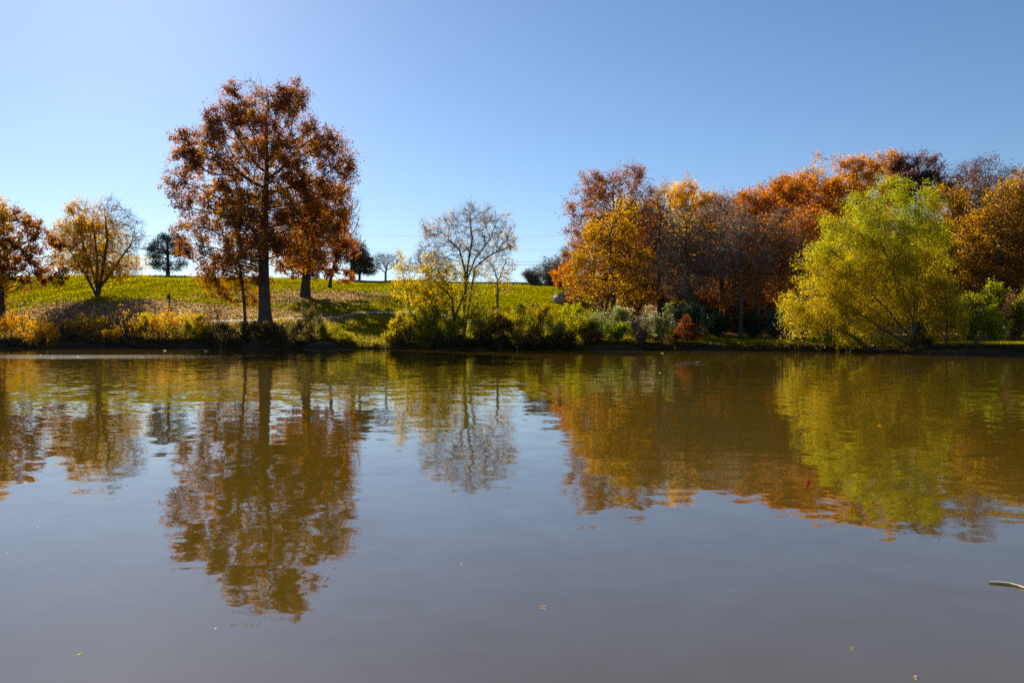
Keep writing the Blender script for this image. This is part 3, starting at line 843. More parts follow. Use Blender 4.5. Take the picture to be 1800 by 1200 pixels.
wood('slender bare grey-brown tree in front of the half-bare orange-leaved tree', 1302, 78, [(1300, 400, 36, 45), (1290, 450, 42, 45), (1320, 460, 36, 45)], RUST, 900, 160, 'bare_tree', ntwig=10, natt=1300, twig=1.2, bark='grey', R=.2)
wood('slender bare brown tree left of the rust red tree', 1372, 80, [(1372, 410, 34, 45), (1362, 460, 36, 40), (1390, 450, 30, 45)], RUST, 1300, 161, 'bare_tree', ntwig=10, natt=1200, twig=1.2, bark='brown', R=.18)
wood('rust red tree with dark twisted limbs left of the willow', 1402, 82, [(1420, 400, 45, 40), (1395, 440, 48, 45), (1440, 450, 36, 45), (1385, 490, 45, 40), (1420, 520, 40, 34)], ORANGE, 7600, 62, 'woodland_tree', natt=1300, ntwig=7, twig=1.1, bark='brown',
     tint=lambda x, y: -.12 + 0 * x, weight=lambda x, y: np.where(y > 430, .5, 1))
wood('dark purple-red oak with two clumps poking above the skyline', 1612, 99, [(1592, 292, 24, 22), (1632, 292, 26, 20), (1608, 330, 48, 34), (1650, 320, 20, 24)], PURP, 11000, 63, 'oak_tree', gap=.35, lift=1.0)
wood('tall tree of purplish bare twigs at the right skyline', 1722, 98, [(1725, 312, 46, 34), (1690, 335, 36, 34), (1765, 335, 40, 40), (1725, 360, 60, 36)], PURP, 6500, 64, 'bare_tree', ntwig=6, natt=1500, gap=.3, lift=1.1, twig=1.3, bark='grey')
wood('yellow maple with dark trunk at the right of the wood', 1752, 80, [(1765, 360, 42, 40), (1730, 410, 50, 45), (1785, 420, 45, 50), (1715, 470, 50, 45), (1775, 480, 50, 45)], GOLDB, 15000, 65, 'maple_tree', natt=1200, gap=.5, clump=1.3, ntwig=6, gapwave=.12, tint=lambda x, y: -.24 + 0 * x)
wood('golden brown tree directly behind the right side of the willow', 1682, 86, [(1668, 365, 40, 45), (1690, 420, 40, 50), (1665, 470, 50, 50), (1700, 480, 40, 50)], GOLDB, 13500, 66, 'maple_tree', gap=.4, clump=1.2, ntwig=5, tint=lambda x, y: -.16 + 0 * x)
wood('dark narrow evergreen half hidden among the yellow maples', 1737, 84, [(1738, 370, 14, 26), (1737, 420, 22, 40), (1737, 480, 28, 40)], PINE, 8000, 67, 'pine_tree', lift=-.1, leader=.95, mat=M_NEEDLE, leaf_aspect=.35, leaf=.3)
wood('orange-yellow maple cropped by the right edge', 1835, 78, [(1815, 345, 40, 40), (1840, 400, 60, 60), (1825, 470, 60, 60)], GOLDB, 9500, 68, 'maple_tree', gap=.5, clump=1.2, ntwig=6, tint=lambda x, y: -.24 + 0 * x)
# deeper rows of the wood: three models, copied
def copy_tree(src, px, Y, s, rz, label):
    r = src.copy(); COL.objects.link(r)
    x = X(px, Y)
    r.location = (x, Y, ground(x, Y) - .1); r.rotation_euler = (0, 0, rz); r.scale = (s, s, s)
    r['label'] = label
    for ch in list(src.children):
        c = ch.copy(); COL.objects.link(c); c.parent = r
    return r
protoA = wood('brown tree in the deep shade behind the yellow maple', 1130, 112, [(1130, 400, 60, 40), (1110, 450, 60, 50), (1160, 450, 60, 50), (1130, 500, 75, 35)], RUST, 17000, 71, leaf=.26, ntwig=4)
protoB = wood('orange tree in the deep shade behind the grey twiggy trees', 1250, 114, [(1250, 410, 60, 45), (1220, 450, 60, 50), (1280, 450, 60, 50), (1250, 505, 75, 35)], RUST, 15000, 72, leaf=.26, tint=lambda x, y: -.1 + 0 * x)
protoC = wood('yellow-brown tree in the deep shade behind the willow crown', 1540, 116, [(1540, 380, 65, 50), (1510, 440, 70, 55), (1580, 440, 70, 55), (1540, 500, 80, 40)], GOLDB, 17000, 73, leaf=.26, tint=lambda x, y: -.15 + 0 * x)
fill = [(1045, 118, .80, 'shaded brown tree behind the left end of the wood'), (1090, 124, .9, 'shaded brown tree behind the russet oak'), (1175, 120, .95, 'shaded brown tree behind the grey bare tree'),
        (1210, 128, 1.0, 'shaded brown tree behind the yellow-tipped poplar'), (1300, 118, .95, 'shaded brown tree behind the dense orange oak'), (1370, 112, .9, 'shaded brown tree behind the half-bare tree'),
        (1350, 128, 1.1, 'farthest shaded tree behind the orange oaks'), (1450, 118, 1.05, 'shaded tree between the bright orange oak and the willow'), (1480, 126, 1.15, 'shaded tree far behind the golden orange tree'),
        (1620, 118, 1.1, 'shaded tree behind the dark purple-red oak'), (1670, 110, .95, 'shaded tree behind the golden brown tree'), (1700, 122, 1.1, 'shaded tree behind the purplish bare twigs'),
        (1770, 112, 1.0, 'shaded tree behind the right yellow maple'), (1800, 124, 1.15, 'shaded tree behind the right edge maple')]
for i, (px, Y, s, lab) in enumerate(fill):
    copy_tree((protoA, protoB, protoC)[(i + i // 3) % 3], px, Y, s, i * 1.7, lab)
U = 'undergrowth of the wood'
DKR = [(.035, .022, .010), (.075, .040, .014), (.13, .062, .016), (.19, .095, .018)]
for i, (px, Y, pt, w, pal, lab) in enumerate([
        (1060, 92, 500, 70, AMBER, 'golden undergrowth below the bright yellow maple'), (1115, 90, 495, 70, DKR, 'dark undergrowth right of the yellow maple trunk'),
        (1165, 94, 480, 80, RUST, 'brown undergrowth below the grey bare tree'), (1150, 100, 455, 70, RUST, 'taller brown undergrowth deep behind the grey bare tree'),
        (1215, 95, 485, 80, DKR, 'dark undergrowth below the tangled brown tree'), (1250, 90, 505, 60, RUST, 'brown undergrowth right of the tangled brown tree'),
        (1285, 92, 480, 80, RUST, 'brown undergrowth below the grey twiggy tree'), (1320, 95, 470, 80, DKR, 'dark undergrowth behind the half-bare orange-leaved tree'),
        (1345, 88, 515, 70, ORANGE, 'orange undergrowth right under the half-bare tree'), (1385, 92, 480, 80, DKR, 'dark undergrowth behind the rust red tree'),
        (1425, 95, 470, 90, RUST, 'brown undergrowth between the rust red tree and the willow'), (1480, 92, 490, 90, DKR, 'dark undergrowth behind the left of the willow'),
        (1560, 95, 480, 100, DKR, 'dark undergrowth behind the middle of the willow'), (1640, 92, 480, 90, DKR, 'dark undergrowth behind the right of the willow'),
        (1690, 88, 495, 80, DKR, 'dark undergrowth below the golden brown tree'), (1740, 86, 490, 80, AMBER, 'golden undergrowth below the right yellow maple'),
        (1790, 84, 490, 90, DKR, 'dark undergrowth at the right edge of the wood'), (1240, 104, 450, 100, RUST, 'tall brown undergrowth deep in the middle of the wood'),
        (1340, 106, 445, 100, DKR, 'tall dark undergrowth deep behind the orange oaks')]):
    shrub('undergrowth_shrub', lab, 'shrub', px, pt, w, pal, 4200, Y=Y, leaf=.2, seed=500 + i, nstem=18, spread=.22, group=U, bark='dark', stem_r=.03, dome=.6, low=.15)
# grey bushes on the crest where the wood begins
for i, (px, Y, pt, w, lab) in enumerate([(938, 150, 474, 50, 'low grey leafless thicket lowest on the crest left of the wood'), (968, 146, 455, 60, 'grey leafless thicket rising toward the wood'),
                                    (1000, 140, 440, 60, 'tall grey leafless thicket against the wood edge')]):
    shrub('bare_shrub', lab, 'shrub', px, pt, w, RUST, 250, Y=Y, leaf=.2, seed=80 + i, bark='grey', nstem=40, ntwig=14, twig_r=.02, stem_r=.03, group='leafless thickets on the crest')
shrub('rust_shrub', 'orange-leaved shrub below the grey thicket at the wood edge', 'shrub', 985, 478, 60, ORANGE, 2600, Y=128, leaf=.22, seed=84, nstem=14)
shrub('rust_shrub', 'thin shrub with pinkish-red leaves and bare twigs left of the yellow maple', 'shrub', 1010, 450, 70, ORANGE, 2200, Y=96, leaf=.2, seed=85, nstem=16, ntwig=7)

# ------------------------------------------------------------------ shrubs along the banks
B = 'shrubs along the bank'
def bank(label, px, pt, w, pal, n, d, seed, name='bank_shrub', **k):
    k.setdefault('group', B)
    return shrub(name, label, 'shrub', px, pt, w, pal, n, dpx=d, seed=seed, **k)
ORY = [(.26, .10, .010), (.45, .18, .010), (.54, .26, .012), (.46, .29, .016), (.32, .24, .016)]
bank('golden shrub low on the bank at the far left edge', 12, 548, 60, ORY, 1900, 1.2, 101, leaf=.14)
bank('orange shrub trailing over the dark bank, left end', 62, 568, 70, ORY, 1700, .4, 102, leaf=.14, dome=.6)
bank('orange shrub hanging low over the bank by the bare arching stems', 92, 574, 44, ORY, 1000, .1, 103, leaf=.14, base_dz=-.2)
bank('bare arching shrub with two dark leaning stems', 115, 556, 60, BROWN, 150, .6, 104, name='bare_shrub', nstem=9, bark='dark', stem_r=.04, ntwig=6)
bank('bright yellow shrub under the maple', 160, 556, 70, ORY, 1100, 3.0, 105, leaf=.14, nstem=12, ntwig=3)
bank('wide tangle of grey-brown bare stems below the maple', 195, 543, 120, BROWN, 500, 6.0, 106, name='bare_shrub', nstem=26, bark='grey', ntwig=5, dome=.5, twig_r=.012)
bank('grey-brown bare bramble mound left of the maple', 105, 552, 90, BROWN, 400, 6.0, 107, name='bare_shrub', nstem=20, bark='grey', ntwig=5, dome=.7, twig_r=.012)
bank('gold-leaved low shrub at the waterside right of the bare stems', 200, 582, 50, ORY, 800, .3, 108, leaf=.14)
bank('dark multi-stemmed bare shrub with arching crown on the bank', 229, 545, 80, ORY, 350, .9, 109, name='bare_shrub', nstem=13, bark='dark', stem_r=.035, ntwig=7)
bank('yellow-green leafy shrub between the bare shrubs', 262, 553, 50, [(.14, .14, .012), (.32, .24, .012), (.46, .28, .012)], 1400, 1.5, 110, leaf=.14)
bank('orange speckled shrub with thin dark stem', 290, 545, 60, ORY, 900, 1.0, 111, leaf=.14, nstem=12, ntwig=5, bark='dark')
bank('yellow shrub drooping over the water edge', 325, 556, 70, [(.16, .15, .012), (.34, .24, .012), (.50, .28, .012)], 2200, .5, 112, leaf=.14, base_dz=-.25)
bank('green-yellow shrub at the water edge, last of the bright left shrubs', 350, 575, 50, [(.10, .12, .010), (.20, .20, .012), (.32, .26, .012)], 2300, .2, 113, leaf=.14, base_dz=-.25)
bank('thin bare sapling stems left of the slim oak', 375, 535, 60, BROWN, 350, 2.0, 114, name='bare_shrub', nstem=12, bark='grey', ntwig=6)
for i, (px, pt, w, d, n, lab) in enumerate([(35, 556, 60, 3.5, 1100, 'thin golden shrub up the slope at the far left'), (75, 560, 60, 2.4, 1000, 'thin yellow shrub behind the trailing orange shrub'), (132, 566, 60, 1.4, 1000, 'loose orange shrub beside the bare arching stems'),
        (182, 560, 50, 2.2, 900, 'loose yellow shrub right under the maple trunk'), (215, 572, 60, 1.2, 900, 'loose orange-yellow shrub left of the dark multi-stemmed shrub'), (245, 566, 50, 1.4, 1000, 'loose yellow shrub right of the dark multi-stemmed shrub'),
        (278, 560, 56, 2.6, 1100, 'loose golden shrub behind the yellow-green leafy shrub'), (308, 552, 60, 2.4, 1300, 'loose orange shrub on the slope behind the drooping yellow shrub'), (345, 556, 56, 2.2, 1200, 'loose golden shrub left of the slim oak'), (372, 566, 40, 1.6, 700, 'last loose yellow shrub before the dark undergrowth')]):
    bank(lab, px, pt, w, (ORY, [(.22, .13, .012), (.42, .23, .012), (.52, .28, .014)])[i % 2], int(n * .5), d, 600 + i, leaf=.14, spread=.24, nstem=12, ntwig=8, bark='dark', dome=.5)
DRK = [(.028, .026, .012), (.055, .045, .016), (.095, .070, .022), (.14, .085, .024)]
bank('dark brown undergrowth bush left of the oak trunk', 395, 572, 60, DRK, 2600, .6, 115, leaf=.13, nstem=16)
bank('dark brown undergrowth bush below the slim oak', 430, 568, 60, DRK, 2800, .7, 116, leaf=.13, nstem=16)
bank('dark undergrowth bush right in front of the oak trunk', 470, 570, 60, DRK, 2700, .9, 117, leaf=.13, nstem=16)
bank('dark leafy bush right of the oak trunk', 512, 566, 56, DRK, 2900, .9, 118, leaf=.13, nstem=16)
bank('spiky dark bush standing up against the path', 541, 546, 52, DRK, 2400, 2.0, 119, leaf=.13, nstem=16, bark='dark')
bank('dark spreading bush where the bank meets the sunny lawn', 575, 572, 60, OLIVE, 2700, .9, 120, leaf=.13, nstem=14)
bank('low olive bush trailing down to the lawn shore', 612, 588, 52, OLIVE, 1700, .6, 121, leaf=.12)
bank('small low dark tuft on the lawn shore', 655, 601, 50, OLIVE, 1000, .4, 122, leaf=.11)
bank('grey-green shrub of thin stems at the left foot of the yellow tree', 715, 560, 50, OLIVE, 2200, .9, 123, leaf=.12, nstem=14)
bank('bright yellow-green bush under the forked tree', 765, 545, 90, YELGRN, 6500, 2.0, 124, leaf=.15, nstem=18)
bank('yellow bush low at the waterline under the forked tree', 790, 570, 66, YELGRN, 3600, .8, 125, leaf=.14)
bank('dark olive bush right of the forked trunk', 840, 552, 66, OLIVE, 4200, 1.2, 126, leaf=.13, nstem=16)
bank('yellow spray of leaves beside the forked trunk', 835, 528, 50, YELGRN, 1600, 3.5, 127, leaf=.15)
bank('reddish brown bush right of the forked tree', 880, 553, 44, [(.05, .022, .012), (.11, .045, .02), (.17, .07, .025)], 2600, 1.0, 128, leaf=.12, nstem=14)
bank('tall olive bush with orange-red tips, mid shore', 945, 538, 70, [(.12, .10, .010), (.22, .17, .012), (.34, .20, .014), (.40, .15, .014)], 4600, 2.2, 129, leaf=.13, nstem=18)
bank('rounded olive green bush overhanging the water mid shore', 915, 556, 70, OLIVE, 4600, .8, 130, leaf=.13, nstem=18)
bank('dark green-brown bush at the water right of the red-tipped one', 985, 560, 80, OLIVE, 5200, .9, 131, leaf=.13, nstem=18)
bank('golden-green bush behind the dark shore bush', 1005, 540, 60, YELGRN, 3200, 3.5, 132, leaf=.14)
for px, pt, w, pal, d, lab in [  # DRK bushes: the shadow belt at the shrubs' foot, put into leaf colour
        (690, 585, 40, OLIVE, .6, 'small olive shrub at the right end of the lawn shore'), (742, 546, 70, YELGRN, 3.0, 'yellow-green bush filling in behind the poplar stems'),
        (705, 556, 44, [(.16, .13, .012), (.32, .23, .012), (.46, .30, .014)], 2.4, 'bright yellow shrub at the left foot of the poplar'), (800, 540, 70, YELGRN, 4.5, 'yellow-green bush behind the bent trunk'),
        (858, 535, 60, OLIVE, 3.6, 'olive bush behind the reddish bush'), (905, 540, 60, YELGRN, 4.0, 'golden-olive bush behind the rounded mid shore bush'),
        (930, 590, 80, DRK, .2, 'low bush in shade-dark leaf colour hanging in the water under the olive bushes'), (870, 592, 70, DRK, .2, 'low bush in shade-dark leaf colour hanging over the water under the reddish bush'),
        (980, 592, 70, DRK, .2, 'low bush in shade-dark leaf colour at the waterline left of the lime bush'), (810, 594, 60, DRK, .2, 'low bush in shade-dark leaf colour at the waterline under the forked tree'),
        (745, 580, 60, OLIVE, .3, 'olive low bush at the waterline under the yellow-green bush'), (1030, 560, 50, OLIVE, 1.2, 'olive bush left of the feathery bush')]:
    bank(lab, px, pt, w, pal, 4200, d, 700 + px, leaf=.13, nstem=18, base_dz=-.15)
bank('pale plumed grassy bush with feathery tops', 1055, 548, 60, PALEG, 4800, 3.0, 133, leaf=.16, aspect=.3, leaf_axis=.8, mat=M_WAXY, nstem=20)
bank('silvery pale bush beside the feathery one', 1092, 545, 50, PALEG, 3600, 4.0, 134, leaf=.14, mat=M_WAXY, nstem=16)
bank('lime green low bush in front of the silvery bushes', 1082, 570, 56, [(.10, .14, .012), (.20, .23, .014), (.32, .30, .02)], 3000, 1.6, 135, leaf=.14)
bank('dry beige weedy bush of seed heads', 1128, 552, 50, [(.14, .11, .05), (.24, .19, .09), (.36, .30, .16)], 3200, 2.6, 136, leaf=.12, mat=M_WAXY, nstem=20)
bank('pale green bush left of the dark evergreen bushes', 1162, 542, 52, PALEG, 3600, 3.6, 137, leaf=.14, mat=M_WAXY)
bank('small red-brown shrub at the waterline by the pale bushes', 1047, 588, 30, REDB, 1200, .6, 138, leaf=.10)
bank('thin brown weeds at the waterline under the seed heads', 1120, 585, 60, BROWN, 1200, .9, 139, leaf=.10, nstem=18)
bank('low brown weeds at the waterline left of the red cypress', 1165, 592, 50, BROWN, 900, .7, 140, leaf=.10, nstem=16)
bank('large dark green bush behind the red cypress', 1218, 533, 70, DKGRN, 6500, 9.0, 141, leaf=.16, mat=M_WAXY, nstem=20)
bank('dark green bush between the pale bushes and the evergreen hedge', 1192, 548, 50, [(.05, .075, .018), (.09, .12, .03), (.16, .18, .06)], 3600, 6.0, 142, leaf=.15, mat=M_WAXY)
bank('deep shaded green bush in the wood gap', 1262, 548, 56, DKGRN, 4200, 12.0, 143, leaf=.16)
bank('brown-orange bush in the shade behind the lawn', 1292, 535, 60, RUST, 3600, 14.0, 144, leaf=.16)
bank('dark green bush with pale leaf tips left of the willow', 1362, 545, 56, [(.02, .04, .012), (.04, .07, .02), (.09, .13, .05)], 5200, 13.0, 145, leaf=.16, mat=M_WAXY, nstem=18)
bank('dark shaded shrub at the back of the lawn', 1322, 556, 60, DKGRN, 3800, 13.5, 146, leaf=.16)
bank('olive shrub behind the willow foot', 1440, 545, 80, OLIVE, 4200, 16.0, 147, leaf=.16)
bank('brown shrub behind the willow stems', 1530, 540, 90, RUST, 4200, 18.0, 148, leaf=.17)
bank('dark olive shrub behind the young willow', 1620, 535, 90, OLIVE, 4800, 16.0, 149, leaf=.17)
bank('yellow-green bush on the lawn right of the young willow', 1702, 520, 66, YELGRN, 5600, 10.0, 150, leaf=.15, nstem=18)
bank('bright lime bush at the right lawn', 1752, 545, 60, [(.12, .15, .012), (.24, .25, .014), (.36, .33, .02)], 4200, 9.5, 151, leaf=.15)
bank('reddish twiggy bush near the right edge', 1782, 520, 60, [(.08, .04, .02), (.15, .08, .04), (.24, .12, .04)], 3600, 11.0, 152, leaf=.14, nstem=22)
bank('olive-gold tall bush behind the lime bush', 1742, 505, 90, YELGRN, 5600, 14.0, 153, leaf=.17)
bank('green-gold bush at the right edge', 1815, 510, 70, YELGRN, 4600, 12.0, 154, leaf=.16)
bank('dark bramble at the willow foot by the water', 1622, 592, 56, [(.04, .035, .012), (.08, .065, .016), (.14, .11, .02)], 1700, 1.2, 155, leaf=.10, nstem=20, bark='dark')
bank('small bare twig bush leaning at the right waterline', 1712, 596, 40, BROWN, 120, .8, 156, name='bare_shrub', nstem=8, bark='grey', ntwig=3)
# weeds and low growth of the wood floor (masses nobody could count)
def scatter_leaves(name, n, xr, yr, size, pal, seed, dens, lift=.03, mat=None, aspect=.7, upright=0.0, flat=.55, kind='stuff'):
    rng = np.random.default_rng(seed)
    u = rng.uniform(xr[0], xr[1], n * 3)            # photograph columns spread evenly over the bank
    d = yr[0] + (yr[1] - yr[0]) * rng.random(n * 3) ** 1.4
    y = np.interp(u, SH_PX, SH_Y) + d
    x = (u - 900) / F * y
    keep = rng.random(n * 3) < dens(x, y)
    x, y = x[keep][:n], y[keep][:n]
    C = np.stack([x, y, terrain(x, y) + lift + rng.random(len(x)) * lift], 1)
    ok = C[:, 2] > .06
    C = C[ok]
    lv, lq = leaf_quads(rng, C, size, aspect, np.array([0, 0, 1.0]), upright, 0 if upright else flat)
    t = .5 + .3 * Noise(rng, 6.0)(C) + rng.normal(size=len(C)) * .2
    o = mesh_np(name, lv, quads=lq, mat=mat or M_LEAF, col=palette_colours(rng, pal, t))
    return o
LIT = [(.10, .055, .030), (.19, .115, .065), (.28, .18, .11), (.36, .25, .16)]
o = scatter_leaves('leaf_litter', 60000, (-120, 1950), (0.3, 75), .19, LIT, 201, lambda x, y: litter_at(x, y) ** 1.3)
tag(o, 'fallen tan and brown leaves strewn over the lawn and bank', 'leaf litter', kind='stuff')
o = scatter_leaves('gold_leaf_litter', 9000, (-120, 1950), (0.3, 40), .13, [(.30, .14, .012), (.46, .25, .014), (.5, .3, .02)], 202, lambda x, y: np.clip(.25 + .7 * litter_at(x, y), 0, 1) * (np.abs(pxof(x, y) - 900) > 150))
tag(o, 'fallen yellow leaves dotted on the lawn', 'leaf litter', kind='stuff')
GR = [(.125, .125, .003), (.165, .15, .003), (.215, .175, .004), (.26, .19, .006)]
o = scatter_leaves('grass', 220000, (-120, 1950), (0.5, 92), .19, GR, 203, lambda x, y: np.clip(1.05 - .85 * litter_at(x, y), 0, 1), lift=.06, mat=M_GRASS, aspect=.35, upright=1.6)
tag(o, 'yellow-green lawn grass on the slope', 'grass', kind='stuff')
o = scatter_leaves('crest_grass', 9000, (-120, 1300), (76, 104), .45, GR, 206, lambda x, y: .7 + 0 * x, lift=.12, mat=M_GRASS, aspect=.22, upright=1.3)
tag(o, 'rough longer grass along the hill crest', 'grass', kind='stuff')
o = scatter_leaves('bank_weeds', 26000, (-120, 1950), (0.05, 1.8), .22, DRK, 204, lambda x, y: .8 + 0 * x, lift=.08, aspect=.3, upright=1.2)
tag(o, 'dark straggly weeds along the waterline', 'weeds', kind='stuff')

# ------------------------------------------------------------------ small things on the lawn
def lumpy(name, loc, size, mat, seed, label, cat, sub=3):
    import bmesh
    rng = np.random.default_rng(seed)
    bm = bmesh.new()
    bmesh.ops.create_icosphere(bm, subdivisions=sub, radius=1)
    nz = Noise(rng, 1.1); nz2 = Noise(rng, .4)
    for v in bm.verts:
        c = np.array(v.co)
        k = 1 + .22 * nz(c) + .08 * nz2(c)
        v.co = Vector(c * k * np.array(size))
    me = bpy.data.meshes.new(name); bm.to_mesh(me); bm.free()
    me.materials.append(mat)
    o = bpy.data.objects.new(name, me); COL.objects.link(o); o.location = loc
    return tag(o, label, cat)
M_ROCK = plain_material('pale_stone', (.26, .20, .17), (.42, .35, .30), 3.0, .95)
M_DKWOOD = plain_material('weathered_wood', (.03, .024, .02), (.07, .055, .045), 9.0, .9)
yb = 100.0
xb = X(987, yb); zb = ground(xb, yb)
lumpy('boulder', (xb, yb, zb + .45), (1.05, .9, .85), M_ROCK, 301, 'pale pinkish boulder at the wood edge on the lawn', 'rock')
shrub('brush_pile', 'dark heap of dead branches beside the pale boulder', 'brush pile', 1012, 507, 50, BROWN, 500, Y=99, seed=302, bark='dark', nstem=60, ntwig=6, stem_r=.05, twig_r=.02, dome=.9, arch=-.4, leaf=.16)
lumpy('stump', (X(936, 96), 96, ground(X(936, 96), 96) + .1), (.22, .2, .2), M_DKWOOD, 303, 'small dark lump alone on the sunny lawn', 'stump', 2)

def box(bmv, c, s, rz=0, tilt=0):
    import itertools
    base = len(bmv[0])
    for sx, sy, sz in itertools.product((-.5, .5), repeat=3):
        x, y, z = sx * s[0], sy * s[1], sz * s[2]
        x, z = x * math.cos(tilt) - z * math.sin(tilt), x * math.sin(tilt) + z * math.cos(tilt)
        x, y = x * math.cos(rz) - y * math.sin(rz), x * math.sin(rz) + y * math.cos(rz)
        bmv[0].append((c[0] + x, c[1] + y, c[2] + z))
    for f in ((0, 1, 3, 2), (4, 6, 7, 5), (0, 4, 5, 1), (2, 3, 7, 6), (0, 2, 6, 4), (1, 5, 7, 3)):
        bmv[1].append([base + i for i in f])
M_DARKMETAL = plain_material('dark_painted_metal', (.012, .013, .018), (.025, .026, .032), 12.0, .5)
yp = 91.5; xp = X(298, yp)
r = empty('bin_post', (xp, yp, ground(xp, yp)), 'small dark box on a thin wooden post on the left lawn', 'post bin')
b = ([], []); box(b, (0, 0, .45), (.10, .10, 1.1)); mesh_np('post', b[0], quads=b[1], mat=M_DKWOOD, parent=r)
b = ([], []); box(b, (-.05, -.02, 1.02), (.34, .28, .42), .2, .10); mesh_np('box', b[0], quads=b[1], mat=M_DARKMETAL, parent=r)
b = ([], []); box(b, (-.05, -.02, 1.26), (.40, .34, .05), .2, .32); mesh_np('lid', b[0], quads=b[1], mat=M_DARKMETAL, parent=r)

# ------------------------------------------------------------------ overhead wires far behind the crest
M_WIRE = plain_material('wire', (.03, .03, .035), (.05, .05, .055), 1.0, .6)
yw = 250.0
def wire(py, r, label):
    n = 60
    px = np.linspace(545, 1160, n)
    t = (px - 545) / (1160 - 545)
    P = np.stack([X(px, yw), np.full(n, yw), Z(py, yw) - .9 * 4 * t * (1 - t) + .9], 1)
    par = np.arange(n) - 1
    mc = np.append(np.arange(1, n), -1)
    v, q = tubes(P, par, np.full(n, r), mc, 4)
    tag(mesh_np('overhead_wire', v, quads=q, mat=M_WIRE), label, 'wire', 'overhead wires behind the hill')
wire(465.5, .045, 'lowest and darkest overhead wire behind the hill crest')
wire(461, .03, 'thin overhead wire just above the darkest one')
wire(440, .018, 'faint overhead wire, second from the top')
wire(416, .018, 'faint topmost overhead wire')
for px, lab in ((545, 'utility pole hidden behind the tall oak'), (1160, 'utility pole hidden behind the wood')):
    x = X(px, yw)
    z = ground(x, yw)
    r = empty('utility_pole', (x, yw, z), lab, 'pole', 'utility poles behind the hill')
    h = Z(408, yw) - z + .9
    P = np.array([(0, 0, -.3), (0, 0, h * .5), (0, 0, h)]); v, q = tubes(P, np.array([-1, 0, 1]), np.array([.2, .17, .13]), np.array([1, 2, -1]), 8)
    mesh_np('pole', v, quads=q, mat=M_DKWOOD, parent=r)
    for k, pyy in enumerate((416, 440, 463)):
        b = ([], []); box(b, (0, -.2, Z(pyy, yw) - z + .9), (2.2, .14, .16)); mesh_np('crossarm', b[0], quads=b[1], mat=M_DKWOOD, parent=r)

# ------------------------------------------------------------------ things floating on the water
M_DRIFT = plain_material('bleached_wood', (.50, .36, .20), (.68, .54, .34), 25.0, .7)
M_DRIFTG = plain_material('grey_driftwood', (.13, .10, .08), (.38, .33, .28), 8.0, .7)
def stick(name, label, pts, radii, mat):
    P = np.array(pts, float); n = len(P)
    o = P[0].copy(); P = P - o
    v, q = tubes(P, np.arange(n) - 1, np.array(radii), np.append(np.arange(1, n), -1), 10)
    caps = []
    ob = mesh_np(name, v, quads=q, mat=mat, smooth=True, loc=o)
    return ob
def wpt(px, py): 
    y = F * EYE / (py - HY)
    return X(px, y), y
s1 = []
for k, (px, py, dz) in enumerate([(1741, 1026.0, .004), (1760, 1027, .006), (1780, 1029.5, .006), (1795, 1033, .005), (1815, 1039, .003), (1850, 1047, .004), (1880, 1050, .002)]):
    x, y = wpt(px, py); s1.append((x, y, dz))
o = stick('floating_stick', '', s1, [.006, .0085, .0085, .0085, .008, .007, .004], M_DRIFT)
tag(o, 'pale peeled stick floating at the right edge of the near water', 'stick')
s2 = []
for px, py, dz in [(1186, 640.2, .0), (1200, 639.4, .02), (1214, 638.8, .03), (1226, 638.2, .035), (1231, 637.4, .06)]:
    x, y = wpt(px, py); s2.append((x, y, dz))
o = stick('floating_branch', '', s2, [.015, .022, .026, .028, .018], M_DRIFTG)
tag(o, 'thin grey branch floating off the red cypress', 'branch')
def curl_leaf(px, py, size, col, label, stand=0.15, rz=0.0, seed=1, cat='leaf', group='leaves floating on the water'):
    rng = np.random.default_rng(seed)
    x, y = wpt(px, py)
    n, m = 9, 5
    V, Q = [], []
    for i in range(n):
        t = i / (n - 1)
        wd = math.sin(math.pi * min(1, t * .96 + .02)) ** .8 * .34 * (1 + .25 * math.sin(t * 19))
        for j in range(m):
            s = (j - 2) / 2
            a = s * wd
            zz = .02 + stand * (abs(s) ** 1.5 * wd * 1.6 + t ** 2 * .8)
            V.append(((t - .5) * (1 - .3 * stand), a * (1 - .35 * stand * abs(s)), zz))
    for i in range(n - 1):
        for j in range(m - 1):
            Q.append((i * m + j, i * m + j + 1, (i + 1) * m + j + 1, (i + 1) * m + j))
    V = np.array(V) * size
    c, s = math.cos(rz), math.sin(rz)
    V = np.stack([V[:, 0] * c - V[:, 1] * s, V[:, 0] * s + V[:, 1] * c, V[:, 2] + .002], 1)
    o = mesh_np('floating_leaf', V, quads=Q, mat=M_LEAF, col=np.tile(np.array(col), (len(Q), 1)) * rng.uniform(.8, 1.2, (len(Q), 1)), smooth=True, loc=(x, y, 0))
    return tag(o, label, cat, group)
TANL = (.55, .42, .22)
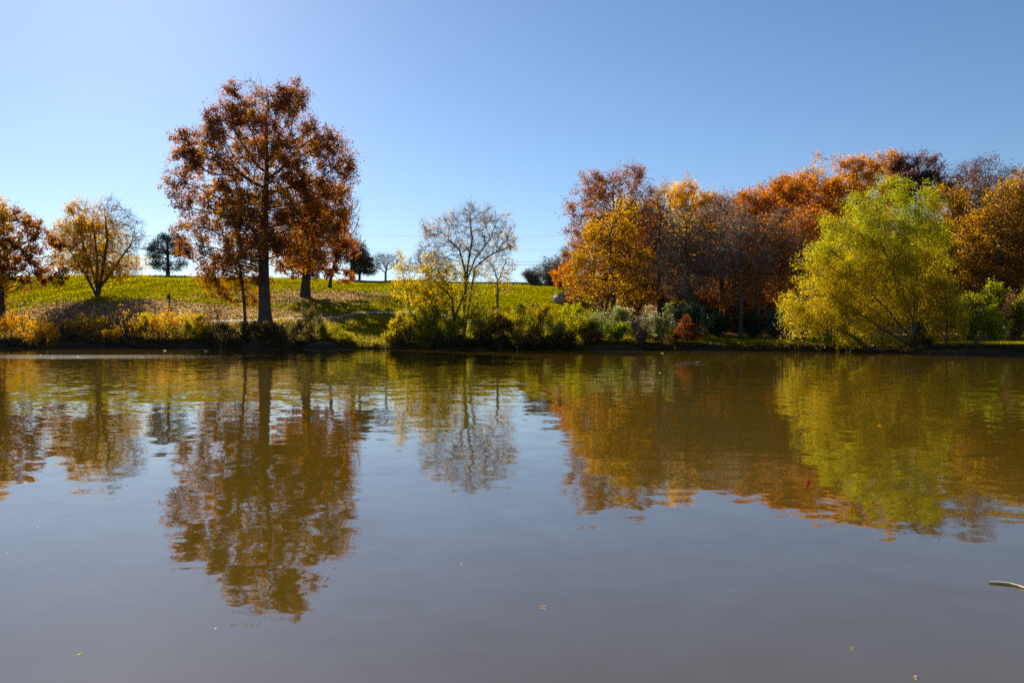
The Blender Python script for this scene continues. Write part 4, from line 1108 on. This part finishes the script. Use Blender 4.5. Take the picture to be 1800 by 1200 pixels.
curl_leaf(1423, 857, .085, (.075, .02, .012), 'upright curled dark red leaf floating by the willow reflection', 1.0, .5, 1)
for i, (px, py, sz, c, lab) in enumerate([
    (955, 1068, .035, TANL, 'tan leaf afloat near the bottom centre'), (137, 1152, .03, TANL, 'tan leaf afloat in the bottom left corner of the water'),
    (376, 1107, .022, (.6, .55, .45), 'tiny pale leaf afloat just below the tip of the oak reflection'), (1500, 1140, .026, TANL, 'tan leaf afloat near the bottom right, beyond the lowest one'),
    (1612, 1192, .028, (.5, .42, .3), 'pale leaf afloat at the very bottom right'), (583, 655, .20, (.42, .16, .05), 'reddish leaf afloat on the far water right of the oak trunk reflection'),
    (811, 991, .022, (.6, .55, .45), 'tiny pale fleck afloat in the centre of the sky reflection'), (12, 973, .03, TANL, 'pale leaf afloat at the left edge'),
    (65, 928, .03, TANL, 'pale leaf afloat left of the oak reflection, above the edge one'), (43, 848, .05, TANL, 'pale leaf afloat at the tip of the far left reflection'),
    (1547, 748, .10, (.42, .2, .05), 'orange leaf afloat in the green willow reflection'), (1110, 880, .04, (.4, .16, .06), 'reddish leaf afloat at the foot of the russet reflection'),
    (1164, 620.5, .30, (.55, .38, .25), 'tan leaf mat afloat close to the shore by the red cypress'), (1069, 613.8, .5, (.75, .72, .68), 'whitish litter scrap at the shore below the lime bush'),
    (289, 616.5, .3, (.6, .45, .3), 'pale leaf afloat close under the left bank'), (362, 616.4, .35, (.6, .45, .3), 'pale leaf afloat under the green-yellow shrub'),
    (1160, 655, .1, (.5, .4, .3), 'pale speck afloat in the far water below the floating branch')]):
    curl_leaf(px, py, sz, c, lab, .15, i * 1.1, 20 + i)

# red young cypress on the shore
tree('cypress_sapling', 'small conical rust-red cypress on the shore in front of the dark green bush', 'tree', 1207, 67.6,
     [(1207, 566, 8, 9), (1207, 577, 15, 10), (1207, 588, 22, 10), (1206, 597, 26, 7)], .05, REDB, 7500, leaf=.10, seed=401, natt=420, step=.16, kill=.2, lift=-.1, leader=.97, leaf_aspect=.4,
     twig=.3, twig_r=.006, spread=.07, r_tip=.006, bark='brown')
